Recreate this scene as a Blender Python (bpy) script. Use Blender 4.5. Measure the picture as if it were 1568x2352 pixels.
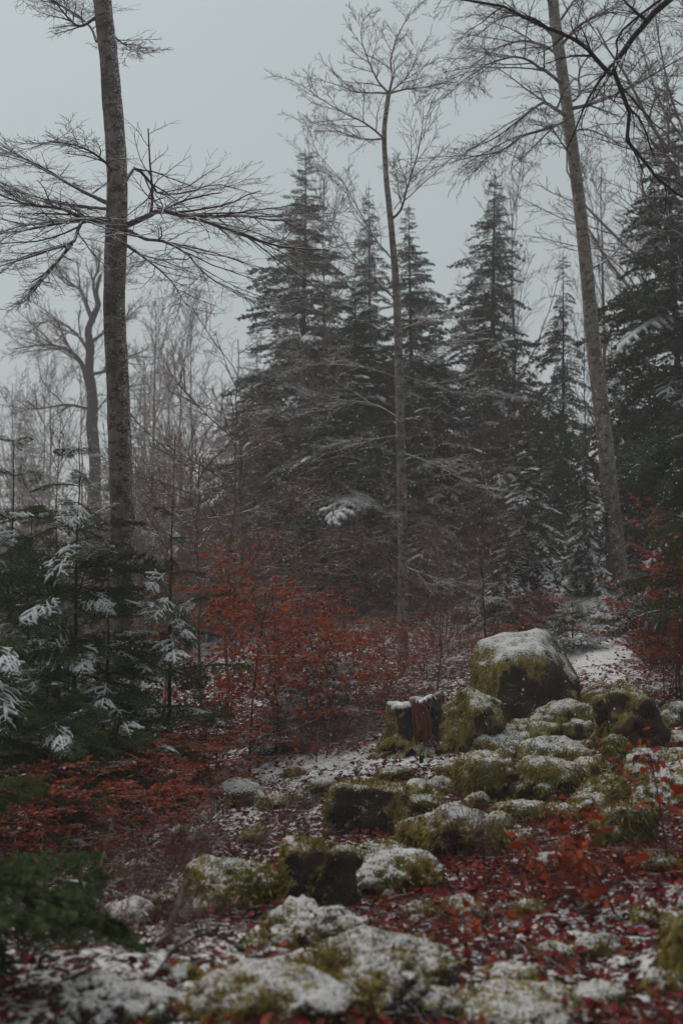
import bpy, bmesh, math
import numpy as np
from mathutils import Matrix, Vector

# ------------------------------------------------------------------ camera, sky, sun, exposure
for o in list(bpy.data.objects):
    bpy.data.objects.remove(o)
SC = bpy.context.scene
COL = SC.collection
R = math.radians
CAM_Z, PITCH = 1.7, R(3.8)
cam_data = bpy.data.cameras.new("camera")
cam = bpy.data.objects.new("camera", cam_data)
COL.objects.link(cam)
cam.location = (0, 0, CAM_Z)
cam.rotation_euler = (R(90) + PITCH, 0, 0)
cam_data.sensor_fit = 'VERTICAL'
cam_data.sensor_height = 36
cam_data.lens = 35.35
cam_data.clip_start = 0.05
cam_data.clip_end = 2000
cam_data.dof.use_dof = True
cam_data.dof.focus_distance = 11.5
cam_data.dof.aperture_fstop = 1.5
SC.camera = cam

SUN_AZ, SUN_EL = R(-35), R(58)          # soft light from ahead and to the left, behind the cloud
world = bpy.data.worlds.new("World")
SC.world = world
world.use_nodes = True
wn = world.node_tree.nodes
wl = world.node_tree.links
wn.clear()
sky = wn.new('ShaderNodeTexSky')
sky.sky_type = 'NISHITA'
sky.sun_disc = False
sky.sun_elevation = SUN_EL
sky.sun_rotation = SUN_AZ
sky.air_density = 1.0
sky.dust_density = 6.0
sky.ozone_density = 1.0
bw = wn.new('ShaderNodeRGBToBW')
tint = wn.new('ShaderNodeMix'); tint.data_type = 'RGBA'; tint.blend_type = 'MULTIPLY'
tint.inputs[0].default_value = 1.0
flat = wn.new('ShaderNodeMix'); flat.data_type = 'RGBA'
flat.inputs[0].default_value = 0.8
bg = wn.new('ShaderNodeBackground')
out = wn.new('ShaderNodeOutputWorld')
wl.new(sky.outputs[0], bw.inputs[0])
wl.new(bw.outputs[0], tint.inputs[6])
tint.inputs[7].default_value = (0.86, 0.97, 1.0, 1)
wl.new(tint.outputs[2], flat.inputs[6])
flat.inputs[7].default_value = (5.0, 5.75, 5.95, 1)     # even cloud layer
wl.new(flat.outputs[2], bg.inputs[0])
bg.inputs[1].default_value = 0.092
wl.new(bg.outputs[0], out.inputs[0])

sun_data = bpy.data.lights.new("sun", 'SUN')
sun_data.energy = 1.5
sun_data.angle = R(70)
sun_data.color = (1.0, 0.86, 0.74)
sun = bpy.data.objects.new("sun", sun_data)
COL.objects.link(sun)
sd = Vector((math.sin(SUN_AZ) * math.cos(SUN_EL), math.cos(SUN_AZ) * math.cos(SUN_EL), math.sin(SUN_EL)))
sun.rotation_euler = sd.to_track_quat('Z', 'Y').to_euler()

vs = SC.view_settings
vs.view_transform = 'Standard'
vs.look = 'None'
vs.exposure = 0.0
vs.gamma = 1.0
vs.use_curve_mapping = False
cy = SC.cycles
cy.use_denoising = True
cy.max_bounces = 5
cy.diffuse_bounces = 3
cy.glossy_bounces = 2
cy.transmission_bounces = 4
cy.volume_bounces = 1
cy.transparent_max_bounces = 8
cy.sample_clamp_indirect = 4.0
cy.use_adaptive_sampling = False

# ------------------------------------------------------------------ maths helpers
FD, CXD, CYD = 2310.0, 784.0, 1176.0     # focal length and centre on the 1568 x 2352 study grid
rng = np.random.default_rng(7)


def ray(dx, dy):
    u, v = (dx - CXD) / FD, -(dy - CYD) / FD
    return np.array([u, math.cos(PITCH) - v * math.sin(PITCH), math.sin(PITCH) + v * math.cos(PITCH)])


def at(dx, dy, Y):
    d = ray(dx, dy)
    return np.array([0, 0, CAM_Z]) + d * (Y / d[1])


def norm(a):
    return a / (np.linalg.norm(a, axis=-1, keepdims=True) + 1e-9)


def _hash(ix, iy, iz, seed):
    h = (ix.astype(np.int64) * 374761393 + iy.astype(np.int64) * 668265263 + iz.astype(np.int64) * 2147483647 + seed * 1274126177) & 0xffffffff
    h = ((h ^ (h >> 13)) * 1274126177) & 0xffffffff
    h = ((h ^ (h >> 16)) * 2246822519) & 0xffffffff
    h = h ^ (h >> 15)
    return (h & 0xffffff) / float(0xffffff) * 2 - 1


def noise(p, seed=0):
    p = np.asarray(p, float)
    i = np.floor(p).astype(np.int64)
    f = p - i
    f = f * f * f * (f * (f * 6 - 15) + 10)
    r = 0
    for a in (0, 1):
        for b in (0, 1):
            for c in (0, 1):
                w = (f[..., 0] if a else 1 - f[..., 0]) * (f[..., 1] if b else 1 - f[..., 1]) * (f[..., 2] if c else 1 - f[..., 2])
                r = r + w * _hash(i[..., 0] + a, i[..., 1] + b, i[..., 2] + c, seed)
    return r


def fbm(p, octv=4, seed=0, gain=0.5, lac=2.1):
    r, a, s = 0, 1.0, 0
    for k in range(octv):
        r = r + a * noise(np.asarray(p) * lac ** k + k * 17.3, seed + k)
        s += a
        a *= gain
    return r / s


def smooth(a, b, x):
    t = np.clip((x - a) / (b - a), 0, 1)
    return t * t * (3 - 2 * t)


# ------------------------------------------------------------------ terrain height
GC = [(-300, 2352, 3.6), (0, 2352, 3.9), (784, 2352, 4.05), (1568, 2352, 3.9), (1900, 2352, 3.7),
      (100, 2150, 5.3), (784, 2080, 6.0), (1300, 2080, 5.8), (1568, 2050, 5.8),
      (200, 1980, 8.0), (700, 1930, 8.2), (1000, 1920, 7.9), (1300, 1890, 8.0), (1568, 1860, 7.8),
      (300, 1850, 12.5), (560, 1790, 11.0), (800, 1755, 10.6), (950, 1735, 10.4), (1200, 1705, 11.0), (1500, 1680, 11.0),
      (700, 1690, 13.0), (925, 1570, 19.0), (1100, 1520, 17.0), (1350, 1490, 15.5), (1568, 1470, 16.0),
      (780, 1380, 31), (600, 1450, 28), (1410, 1355, 22), (1100, 1310, 27), (1250, 1370, 22), (1560, 1290, 24)]
pts = [at(*g) for g in GC]
pts += [np.array(p, float) for p in [(-3, 0, -.1), (3, 0, .15), (0, -6, .1), (-10, -8, -.9), (10, -8, 1.3), (-9, 6, -1.0), (9, 6, .9),
        (15, 13, 2.6), (-15, 15, -2.6), (-12, 26, -2.4), (-24, 40, -4.5), (-6, 34, .2), (0, 34, 1.5), (8, 34, 2.6), (18, 32, 4.0), (0, 50, -1), (25, 50, 3), (-20, 70, -7),
        (10, 80, -6), (0, 120, -14), (80, 60, 4), (-80, 60, -14), (80, 150, -14), (-80, 150, -20), (0, 220, -22), (180, 180, -18), (-180, 180, -24),
        (-60, -40, -6), (60, -40, 6), (0, -40, 0)]]
GP = np.array(pts)


def _phi(r):
    return r


_d = np.linalg.norm(GP[:, None, :2] - GP[None, :, :2], axis=-1)
_n = len(GP)
_A = np.zeros((_n + 3, _n + 3))
_A[:_n, :_n] = _phi(_d) - np.eye(_n) * 0.6
_A[:_n, _n] = 1
_A[:_n, _n + 1:] = GP[:, :2]
_A[_n, :_n] = 1
_A[_n + 1:, :_n] = GP[:, :2].T
_w = np.linalg.solve(_A, np.concatenate([GP[:, 2], np.zeros(3)]))


def height(x, y, detail=True):
    x = np.asarray(x, float)
    y = np.asarray(y, float)
    sh = x.shape
    x, y = x.ravel(), y.ravel()
    z = np.empty_like(x)
    for s in range(0, len(x), 40000):
        xs, ys = x[s:s + 40000], y[s:s + 40000]
        r = np.hypot(xs[:, None] - GP[None, :, 0], ys[:, None] - GP[None, :, 1])
        z[s:s + 40000] = np.sqrt(r * r + .09) @ _w[:_n] + _w[_n] + xs * _w[_n + 1] + ys * _w[_n + 2]
    if detail:
        p = np.stack([x, y, np.zeros_like(x)], -1)
        near = np.exp(-np.hypot(x, y) / 60)
        z = z + near * (fbm(p * .7, 3, 5) * .13 + fbm(p * 2.6, 3, 9) * .055)
    return z.reshape(sh)


def hz(x, y):
    return float(height(np.array([x]), np.array([y]))[0])


def ground_hit(dx, dy, y0=2.5, y1=60):
    d = ray(dx, dy)
    Y = np.geomspace(y0, y1, 500)
    P = np.array([0, 0, CAM_Z]) + d[None] * (Y / d[1])[:, None]
    below = P[:, 2] < height(P[:, 0], P[:, 1])
    k = int(np.argmax(below)) if below.any() else 499
    return P[k]


# ------------------------------------------------------------------ node helpers and materials
def mat(name):
    m = bpy.data.materials.new(name)
    m.use_nodes = True
    nt = m.node_tree
    nt.nodes.clear()
    o = nt.nodes.new('ShaderNodeOutputMaterial')
    b = nt.nodes.new('ShaderNodeBsdfPrincipled')
    nt.links.new(b.outputs[0], o.inputs[0])
    b.inputs['Roughness'].default_value = 0.85
    b.inputs['Specular IOR Level'].default_value = 0.2
    return m, nt, b


def setv(nt, sock, v):
    if isinstance(v, bpy.types.NodeSocket):
        nt.links.new(v, sock)
    else:
        sock.default_value = v


def n_noise(nt, scale, detail=4, rough=.55, vec=None, dist=0.0):
    n = nt.nodes.new('ShaderNodeTexNoise')
    n.inputs['Scale'].default_value = scale
    n.inputs['Detail'].default_value = detail
    n.inputs['Roughness'].default_value = rough
    n.inputs['Distortion'].default_value = dist
    if vec is not None:
        nt.links.new(vec, n.inputs['Vector'])
    return n.outputs[0]


def n_math(nt, op, a, b=0.0, clamp=False):
    n = nt.nodes.new('ShaderNodeMath')
    n.operation = op
    n.use_clamp = clamp
    setv(nt, n.inputs[0], a)
    setv(nt, n.inputs[1], b)
    return n.outputs[0]


def n_ramp(nt, fac, stops):
    n = nt.nodes.new('ShaderNodeValToRGB')
    e = n.color_ramp.elements
    while len(e) < len(stops):
        e.new(0.5)
    for k, (p, c) in enumerate(stops):
        e[k].position = p
        e[k].color = tuple(c) + (1,) if len(c) == 3 else c
    nt.links.new(fac, n.inputs[0])
    return n.outputs[0]


def n_range(nt, v, a, b, c=0.0, d=1.0, kind='SMOOTHSTEP'):
    n = nt.nodes.new('ShaderNodeMapRange')
    n.interpolation_type = kind
    nt.links.new(v, n.inputs[0])
    for k, q in zip((1, 2, 3, 4), (a, b, c, d)):
        n.inputs[k].default_value = q
    return n.outputs[0]


def n_mix(nt, f, a, b):
    n = nt.nodes.new('ShaderNodeMix')
    n.data_type = 'RGBA'
    setv(nt, n.inputs[0], f)
    for s, v in ((n.inputs[6], a), (n.inputs[7], b)):
        if isinstance(v, (tuple, list)):
            s.default_value = tuple(v) + (1,) if len(v) == 3 else v
        else:
            nt.links.new(v, s)
    return n.outputs[2]


def n_attr(nt, name, kind='GEOMETRY'):
    n = nt.nodes.new('ShaderNodeAttribute')
    n.attribute_type = kind
    n.attribute_name = name
    return n.outputs['Fac']


def n_pos(nt):
    return nt.nodes.new('ShaderNodeNewGeometry').outputs['Position']


def n_normz(nt, true=False):
    g = nt.nodes.new('ShaderNodeNewGeometry')
    s = nt.nodes.new('ShaderNodeSeparateXYZ')
    nt.links.new(g.outputs['True Normal' if true else 'Normal'], s.inputs[0])
    return s.outputs[2]


def n_stretch(nt, vec, sc):
    m = nt.nodes.new('ShaderNodeMapping')
    m.inputs['Scale'].default_value = sc
    nt.links.new(vec, m.inputs[0])
    return m.outputs[0]


def n_bump(nt, b, h, dist=0.02, strength=0.6):
    n = nt.nodes.new('ShaderNodeBump')
    n.inputs['Strength'].default_value = strength
    n.inputs['Distance'].default_value = dist
    nt.links.new(h, n.inputs['Height'])
    nt.links.new(n.outputs[0], b.inputs['Normal'])


def n_rand(nt):
    return nt.nodes.new('ShaderNodeObjectInfo').outputs['Random']


SNOW = (0.80, 0.81, 0.84)


def make_snow():
    m, nt, b = mat('snow')
    p = n_pos(nt)
    c = n_ramp(nt, n_noise(nt, 9, 4, .6, p), [(.3, (.70, .71, .74)), (.7, (.84, .85, .87))])
    nt.links.new(c, b.inputs['Base Color'])
    b.inputs['Roughness'].default_value = .9
    n_bump(nt, b, n_noise(nt, 60, 3, .6, p), .012, .6)
    return m


def make_ground():
    m, nt, b = mat('forest_ground')
    p = n_pos(nt)
    fine = n_noise(nt, 46, 3, .6, p)
    mid = n_noise(nt, 14, 4, .62, p)
    big = n_noise(nt, 1.1, 3, .5, p)
    v = nt.nodes.new('ShaderNodeTexVoronoi')
    v.inputs['Scale'].default_value = 17
    nt.links.new(n_stretch(nt, p, (1, 1, .6)), v.inputs['Vector'])
    bwv = nt.nodes.new('ShaderNodeRGBToBW')
    nt.links.new(v.outputs['Color'], bwv.inputs[0])
    leafc = n_ramp(nt, bwv.outputs[0], [(.1, (.020, .010, .008)), (.35, (.06, .018, .014)), (.6, (.13, .024, .022)), (.8, (.17, .035, .025)), (.95, (.09, .045, .025))])
    soil = n_ramp(nt, mid, [(.3, (.014, .010, .008)), (.7, (.05, .033, .022))])
    litter = n_mix(nt, n_range(nt, n_math(nt, 'ADD', n_math(nt, 'MULTIPLY', big, .6), n_math(nt, 'MULTIPLY', mid, .6)), .42, .68), leafc, soil)
    s = n_attr(nt, 'snow')
    k = n_math(nt, 'ADD', s, n_math(nt, 'MULTIPLY', n_math(nt, 'SUBTRACT', fine, .5), 1.5))
    k = n_math(nt, 'ADD', k, n_math(nt, 'MULTIPLY', n_math(nt, 'SUBTRACT', mid, .5), 1.9))
    k = n_math(nt, 'ADD', k, n_math(nt, 'MULTIPLY', n_math(nt, 'SUBTRACT', bwv.outputs[0], .5), .7))
    sn = n_range(nt, k, .44, .58)
    snowc = n_ramp(nt, mid, [(.3, (.66, .66, .68)), (.7, (.82, .82, .84))])
    nt.links.new(n_mix(nt, sn, litter, snowc), b.inputs['Base Color'])
    b.inputs['Roughness'].default_value = .9
    n_bump(nt, b, n_math(nt, 'ADD', n_math(nt, 'MULTIPLY', sn, .6), n_math(nt, 'ADD', mid, n_math(nt, 'MULTIPLY', bwv.outputs[0], .4))), .03, .8)
    return m


def make_rock():
    m, nt, b = mat('mossy_rock')
    p = n_pos(nt)
    rnd = n_rand(nt)
    mid = n_noise(nt, 9, 5, .62, p)
    fine = n_noise(nt, 70, 3, .65, p)
    big = n_noise(nt, 2.3, 3, .5, p)
    drip = n_noise(nt, 16, 3, .6, n_stretch(nt, p, (1, 1, .22)))
    mo = n_math(nt, 'ADD', n_math(nt, 'MULTIPLY', mid, .5), n_math(nt, 'MULTIPLY', drip, .5))
    yellow = n_ramp(nt, mo, [(.28, (.055, .038, .012)), (.42, (.20, .150, .036)), (.56, (.36, .275, .075)), (.74, (.52, .42, .17))])
    green = n_ramp(nt, mo, [(.28, (.028, .034, .010)), (.45, (.105, .12, .026)), (.6, (.21, .22, .055)), (.78, (.32, .31, .11))])
    moss = n_mix(nt, n_range(nt, n_math(nt, 'ADD', big, n_math(nt, 'MULTIPLY', n_math(nt, 'SUBTRACT', rnd, .5), .28)), .50, .66), yellow, green)
    rock = n_ramp(nt, n_noise(nt, 6, 6, .7, p), [(.3, (.022, .017, .013)), (.5, (.075, .057, .043)), (.66, (.13, .10, .08)), (.78, (.24, .20, .17))])
    ms = n_attr(nt, 'moss')
    cover = n_range(nt, n_math(nt, 'ADD', ms, n_math(nt, 'MULTIPLY', n_math(nt, 'SUBTRACT', mid, .5), 1.1)), .42, .58)
    base = n_mix(nt, cover, rock, moss)
    s = n_attr(nt, 'snow')
    k = n_math(nt, 'ADD', s, n_math(nt, 'MULTIPLY', n_math(nt, 'SUBTRACT', fine, .5), 1.9))
    k = n_math(nt, 'ADD', k, n_math(nt, 'MULTIPLY', n_math(nt, 'SUBTRACT', mid, .5), 1.2))
    sn = n_range(nt, k, .46, .62)
    nt.links.new(n_mix(nt, sn, base, (.77, .77, .79)), b.inputs['Base Color'])
    b.inputs['Roughness'].default_value = .95
    n_bump(nt, b, n_math(nt, 'ADD', n_math(nt, 'ADD', fine, mid), n_math(nt, 'MULTIPLY', sn, .5)), .03, .9)
    return m


def make_bark(name, dark, light, lichen, snow_side=.25, scale=1.0, base_moss=False):
    m, nt, b = mat(name)
    p = n_pos(nt)
    st = n_noise(nt, 9 * scale, 5, .65, n_stretch(nt, p, (1, 1, .45)))
    hor = n_noise(nt, 20 * scale, 4, .6, n_stretch(nt, p, (.6, .6, 2.4)))
    c = n_ramp(nt, st, [(.3, dark), (.6, light), (.8, lichen)])
    blotch = n_range(nt, n_noise(nt, 8 * scale, 4, .75, n_stretch(nt, p, (1, 1, 1.5))), .51, .58)
    c = n_mix(nt, n_math(nt, 'MULTIPLY', blotch, .92), c, tuple(.45 * q for q in dark))
    band = n_range(nt, n_noise(nt, 2.6, 4, .65, n_stretch(nt, p, (1, 1, 1.1))), .52, .60)
    c = n_mix(nt, n_math(nt, 'MULTIPLY', band, .7), c, tuple(.7 * q for q in dark))
    nz = n_normz(nt)
    g = nt.nodes.new('ShaderNodeNewGeometry')
    sx = nt.nodes.new('ShaderNodeSeparateXYZ')
    nt.links.new(g.outputs['Normal'], sx.inputs[0])
    wind = n_math(nt, 'ADD', n_math(nt, 'MULTIPLY', sx.outputs[0], .11), n_math(nt, 'MULTIPLY', nz, .38))
    spk = n_noise(nt, 34 * scale, 4, .7, n_stretch(nt, p, (1, 1, 1.5)))
    sn = n_range(nt, n_math(nt, 'ADD', wind, n_math(nt, 'ADD', spk, snow_side - .27)), .66, .70)
    c = n_mix(nt, sn, c, (.72, .73, .76))
    nt.links.new(c, b.inputs['Base Color'])
    b.inputs['Roughness'].default_value = .85
    n_bump(nt, b, n_math(nt, 'ADD', st, n_math(nt, 'MULTIPLY', hor, .5)), .012, .7)
    return m


def make_twig(name, col, col2, snow=.5):
    m, nt, b = mat(name)
    p = n_pos(nt)
    c = n_mix(nt, n_noise(nt, 2.2, 3, .6, p), col, col2)
    nz = n_normz(nt)
    sn = n_range(nt, n_math(nt, 'ADD', nz, n_math(nt, 'MULTIPLY', n_math(nt, 'SUBTRACT', n_noise(nt, 5, 3, .6, p), .5), 2.0)), 1.05 - snow, 1.25 - snow)
    nt.links.new(n_mix(nt, sn, c, (.66, .67, .70)), b.inputs['Base Color'])
    return m


def make_leafy(name, stops, trans=.25, snow=0.0, sc=14):
    m, nt, b = mat(name)
    p = n_pos(nt)
    t = n_attr(nt, 'tone')
    f = n_math(nt, 'ADD', n_math(nt, 'MULTIPLY', t, .75), n_math(nt, 'MULTIPLY', n_noise(nt, sc, 2, .5, p), .3), True)
    c = n_ramp(nt, f, stops)
    if snow > 0:
        sn = n_range(nt, n_math(nt, 'ADD', n_normz(nt), n_math(nt, 'MULTIPLY', n_math(nt, 'SUBTRACT', n_noise(nt, 4, 3, .6, p), .5), 2.4)), 1.3 - snow, 1.5 - snow)
        c = n_mix(nt, sn, c, (.68, .69, .72))
    nt.links.new(c, b.inputs['Base Color'])
    b.inputs['Roughness'].default_value = .7
    b.inputs['Specular IOR Level'].default_value = .08
    if trans > 0:
        tr = nt.nodes.new('ShaderNodeBsdfTranslucent')
        nt.links.new(c, tr.inputs[0])
        mx = nt.nodes.new('ShaderNodeMixShader')
        mx.inputs[0].default_value = trans
        nt.links.new(b.outputs[0], mx.inputs[1])
        nt.links.new(tr.outputs[0], mx.inputs[2])
        o = [n for n in nt.nodes if n.type == 'OUTPUT_MATERIAL'][0]
        nt.links.new(mx.outputs[0], o.inputs[0])
    return m


def make_wood(name, a, c_, sc=(9, 9, 1.2)):
    m, nt, b = mat(name)
    p = n_pos(nt)
    f = n_noise(nt, 5, 5, .65, n_stretch(nt, p, sc))
    nt.links.new(n_ramp(nt, f, [(.3, a), (.7, c_)]), b.inputs['Base Color'])
    n_bump(nt, b, f, .015, .8)
    return m


M = dict(
    snow=make_snow(), ground=make_ground(), rock=make_rock(),
    beech=make_bark('beech_bark', (.085, .066, .058), (.21, .168, .148), (.33, .28, .25)),
    beech_far=make_bark('pale_beech_bark', (.11, .084, .070), (.26, .21, .178), (.42, .36, .315)),
    dark_bark=make_bark('dark_bark', (.022, .018, .016), (.05, .041, .036), (.085, .072, .063), .12),
    twig=make_twig('twig', (.045, .034, .031), (.085, .058, .052), .45),
    twig_red=make_twig('reddish_twig', (.080, .030, .024), (.155, .060, .048), .14),
    twig_mauve=make_twig('mauve_twig', (.115, .075, .070), (.205, .135, .125), .26),
    twig_tan=make_twig('tan_twig', (.105, .056, .042), (.20, .112, .086), .10),
    twig_pale=make_twig('pale_twig', (.11, .078, .066), (.19, .14, .118), .55),
    twig_dark=make_twig('dark_twig', (.022, .018, .020), (.045, .034, .034), .2),
    needle=make_leafy('fir_needles', [(.1, (.012, .018, .008)), (.5, (.052, .085, .030)), (.9, (.12, .17, .058))], .1),
    needle_far=make_leafy('far_fir_needles', [(.1, (.010, .017, .008)), (.5, (.032, .056, .023)), (.9, (.066, .098, .042))], .0, .22, 2),
    copper=make_leafy('copper_leaves', [(.08, (.09, .022, .012)), (.3, (.20, .03, .014)), (.5, (.40, .050, .016)), (.72, (.55, .105, .028)), (.9, (.30, .14, .07))], .35, .12),
    litter=make_leafy('fallen_leaves', [(.05, (.025, .010, .009)), (.25, (.075, .026, .018)), (.40, (.12, .014, .019)), (.62, (.25, .022, .027)), (.78, (.16, .05, .025)), (.9, (.30, .055, .026)), (.98, (.5, .46, .46))], .1),
    moss=make_leafy('moss_tufts', [(.1, (.075, .058, .014)), (.4, (.22, .175, .04)), (.7, (.37, .29, .075)), (.95, (.54, .45, .20))], .25, 0, 3),
    wood=make_wood('weathered_wood', (.05, .035, .028), (.16, .12, .09)),
    redwood=make_wood('torn_red_wood', (.10, .028, .018), (.26, .085, .05)),
)

# ------------------------------------------------------------------ mesh helpers


class Geo:
    def __init__(self):
        self.v, self.q, self.t, self.a, self.n = [], [], [], [], 0

    def add(self, V, Q=None, T=None, tone=None):
        V = np.asarray(V, np.float32).reshape(-1, 3)
        self.v.append(V)
        self.a.append(np.broadcast_to(np.asarray(0.5 if tone is None else tone, np.float32), (len(V),)))
        if Q is not None and len(Q):
            self.q.append(np.asarray(Q, np.int64) + self.n)
        if T is not None and len(T):
            self.t.append(np.asarray(T, np.int64) + self.n)
        self.n += len(V)

    def arrays(self):
        V = np.concatenate(self.v) if self.v else np.zeros((0, 3), np.float32)
        A = np.concatenate(self.a) if self.a else np.zeros(0, np.float32)
        Q = np.concatenate(self.q) if self.q else np.zeros((0, 4), np.int64)
        T = np.concatenate(self.t) if self.t else np.zeros((0, 3), np.int64)
        return V, Q, T, A

    def mesh(self, name, material, smooth_shade=True, attrs=None, tone=True):
        V, Q, T, A = self.arrays()
        at_ = dict(attrs or {})
        if tone:
            at_['tone'] = A
        return make_mesh(name, V, Q, T, material, smooth_shade, at_)

    def obj(self, name, material, parent=None, smooth_shade=True, **kw):
        return link(name, self.mesh(name, material, smooth_shade, **kw), parent)


def make_mesh(name, V, Q, T, material, smooth_shade=True, attrs=None):
    me = bpy.data.meshes.new(name)
    nq, nt_ = len(Q), len(T)
    me.vertices.add(len(V))
    me.vertices.foreach_set('co', np.ascontiguousarray(V, np.float32).ravel())
    me.loops.add(nq * 4 + nt_ * 3)
    li = np.concatenate([np.asarray(Q).ravel(), np.asarray(T).ravel()]).astype(np.int32)
    me.loops.foreach_set('vertex_index', li)
    me.polygons.add(nq + nt_)
    ls = np.concatenate([np.arange(nq) * 4, nq * 4 + np.arange(nt_) * 3]).astype(np.int32)
    me.polygons.foreach_set('loop_start', ls)
    me.polygons.foreach_set('use_smooth', np.full(nq + nt_, smooth_shade))
    for k, a in (attrs or {}).items():
        at_ = me.attributes.new(k, 'FLOAT', 'POINT')
        at_.data.foreach_set('value', np.ascontiguousarray(a, np.float32))
    me.update(calc_edges=True)
    if material is not None:
        me.materials.append(material)
    return me


def link(name, data, parent=None):
    o = bpy.data.objects.new(name, data)
    COL.objects.link(o)
    if parent is not None:
        o.parent = parent
    return o


def tag(o, label=None, cat=None, group=None, kind=None):
    for k, v in (('label', label), ('category', cat), ('group', group), ('kind', kind)):
        if v:
            o[k] = v
    return o


def empty(name, loc=(0, 0, 0), rz=0, sc=1):
    o = bpy.data.objects.new(name, None)
    COL.objects.link(o)
    o.empty_display_size = .1
    o.location = loc
    o.rotation_euler = (0, 0, rz)
    o.scale = (sc, sc, sc)
    return o


def copy_tree(o, parent=None):
    c = o.copy()
    for k in ('label', 'group'):
        if k in c and parent is None:
            del c[k]
    COL.objects.link(c)
    c.parent = parent
    for ch in list(o.children):
        copy_tree(ch, c)
    return c


def tubes(geo, P, Rd, sides=3, tone=None):
    """P (M,N,3) polylines, Rd (M,N) radii -> tubes."""
    P = np.asarray(P, float)
    if P.ndim == 2:
        P = P[None]
        Rd = np.asarray(Rd, float)[None]
    Mn, N, _ = P.shape
    if Mn == 0:
        return
    T = np.empty_like(P)
    T[:, 1:-1] = P[:, 2:] - P[:, :-2]
    T[:, 0] = P[:, 1] - P[:, 0]
    T[:, -1] = P[:, -1] - P[:, -2]
    T = norm(T)
    mean = norm(P[:, -1] - P[:, 0])
    ref = np.where(np.abs(mean[:, 2:3]) > .75, np.array([[0., 1., 0.]]), np.array([[0., 0., 1.]]))
    U = norm(np.cross(T, ref[:, None, :]))
    W = np.cross(U, T)
    a = np.arange(sides) * 2 * math.pi / sides + (math.pi / 2)
    ring = P[:, :, None, :] + Rd[:, :, None, None] * (np.cos(a)[None, None, :, None] * U[:, :, None, :] + np.sin(a)[None, None, :, None] * W[:, :, None, :])
    V = ring.reshape(-1, 3)
    m = np.arange(Mn)[:, None, None] * N * sides
    i = np.arange(N - 1)[None, :, None] * sides
    s = np.arange(sides)[None, None, :]
    s2 = (s + 1) % sides
    Q = np.stack([m + i + s, m + i + s2, m + i + sides + s2, m + i + sides + s], -1).reshape(-1, 4)
    tv = None
    if tone is not None:
        tv = np.repeat(np.asarray(tone, float).reshape(Mn), N * sides)
    geo.add(V, Q, tone=tv)


def grow(P, Rd, k, t0, t1, ratio, ang, n=5, wig=.12, up=0.0, flat=0.0, taper=.5, rr=.6, rmin=.0015, rg=rng, lmin=0.0, rtip=.35):
    """spawn k children along each of the M parent polylines; returns (M*k,n,3), radii"""
    Mn, N, _ = P.shape
    t = t0 + (t1 - t0) * (np.arange(k)[None] + rg.random((Mn, k))) / k
    f = t * (N - 1)
    i = np.minimum(f.astype(int), N - 2)
    fr = (f - i)[..., None]
    mi = np.arange(Mn)[:, None]
    A, B = P[mi, i], P[mi, i + 1]
    base = A * (1 - fr) + B * fr
    tan = norm(B - A)
    rad = Rd[mi, i] * (1 - fr[..., 0]) + Rd[mi, i + 1] * fr[..., 0]
    L = np.linalg.norm(np.diff(P, axis=1), axis=-1).sum(1)[:, None]
    ln = np.maximum(L * ratio * (1 - taper * t) * rg.uniform(.55, 1.25, t.shape), lmin)
    hor = norm(np.cross(tan, np.array([0, 0, 1.]) + rg.normal(0, .02, tan.shape)))
    sgn = np.where((np.arange(k)[None] + rg.integers(0, 2, (Mn, 1))) % 2 == 0, 1., -1.)[..., None]
    rnd = rg.normal(0, 1, tan.shape)
    rnd = norm(rnd - (rnd * tan).sum(-1, keepdims=True) * tan)
    perp = norm(hor * sgn * flat + rnd * (1 - flat))
    an = (ang * rg.uniform(.75, 1.25, t.shape))[..., None]
    d = norm(np.cos(an) * tan + np.sin(an) * perp).reshape(-1, 3)
    base = base.reshape(-1, 3)
    ln = ln.reshape(-1)
    C = np.empty((len(base), n, 3))
    C[:, 0] = base
    for j in range(1, n):
        d = norm(d + rg.normal(0, wig, d.shape) + np.array([0, 0, up]))
        C[:, j] = C[:, j - 1] + d * (ln / (n - 1))[:, None]
    r0 = np.maximum(np.minimum(rad.reshape(-1) * rr, ln * .03 + .001), rmin)
    CR = r0[:, None] * np.linspace(1, rtip, n)[None]
    return C, np.maximum(CR, rmin * .6)


def resample(pts, n):
    pts = np.asarray(pts, float)
    # Catmull-Rom through the points
    Pp = np.vstack([2 * pts[0] - pts[1], pts, 2 * pts[-1] - pts[-2]])
    u = np.linspace(0, len(pts) - 1 - 1e-6, n)
    i = u.astype(int)
    f = (u - i)[:, None]
    a, b, c, d = Pp[i], Pp[i + 1], Pp[i + 2], Pp[i + 3]
    return .5 * (2 * b + (c - a) * f + (2 * a - 5 * b + 4 * c - d) * f ** 2 + (3 * b - a - 3 * c + d) * f ** 3)


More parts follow.
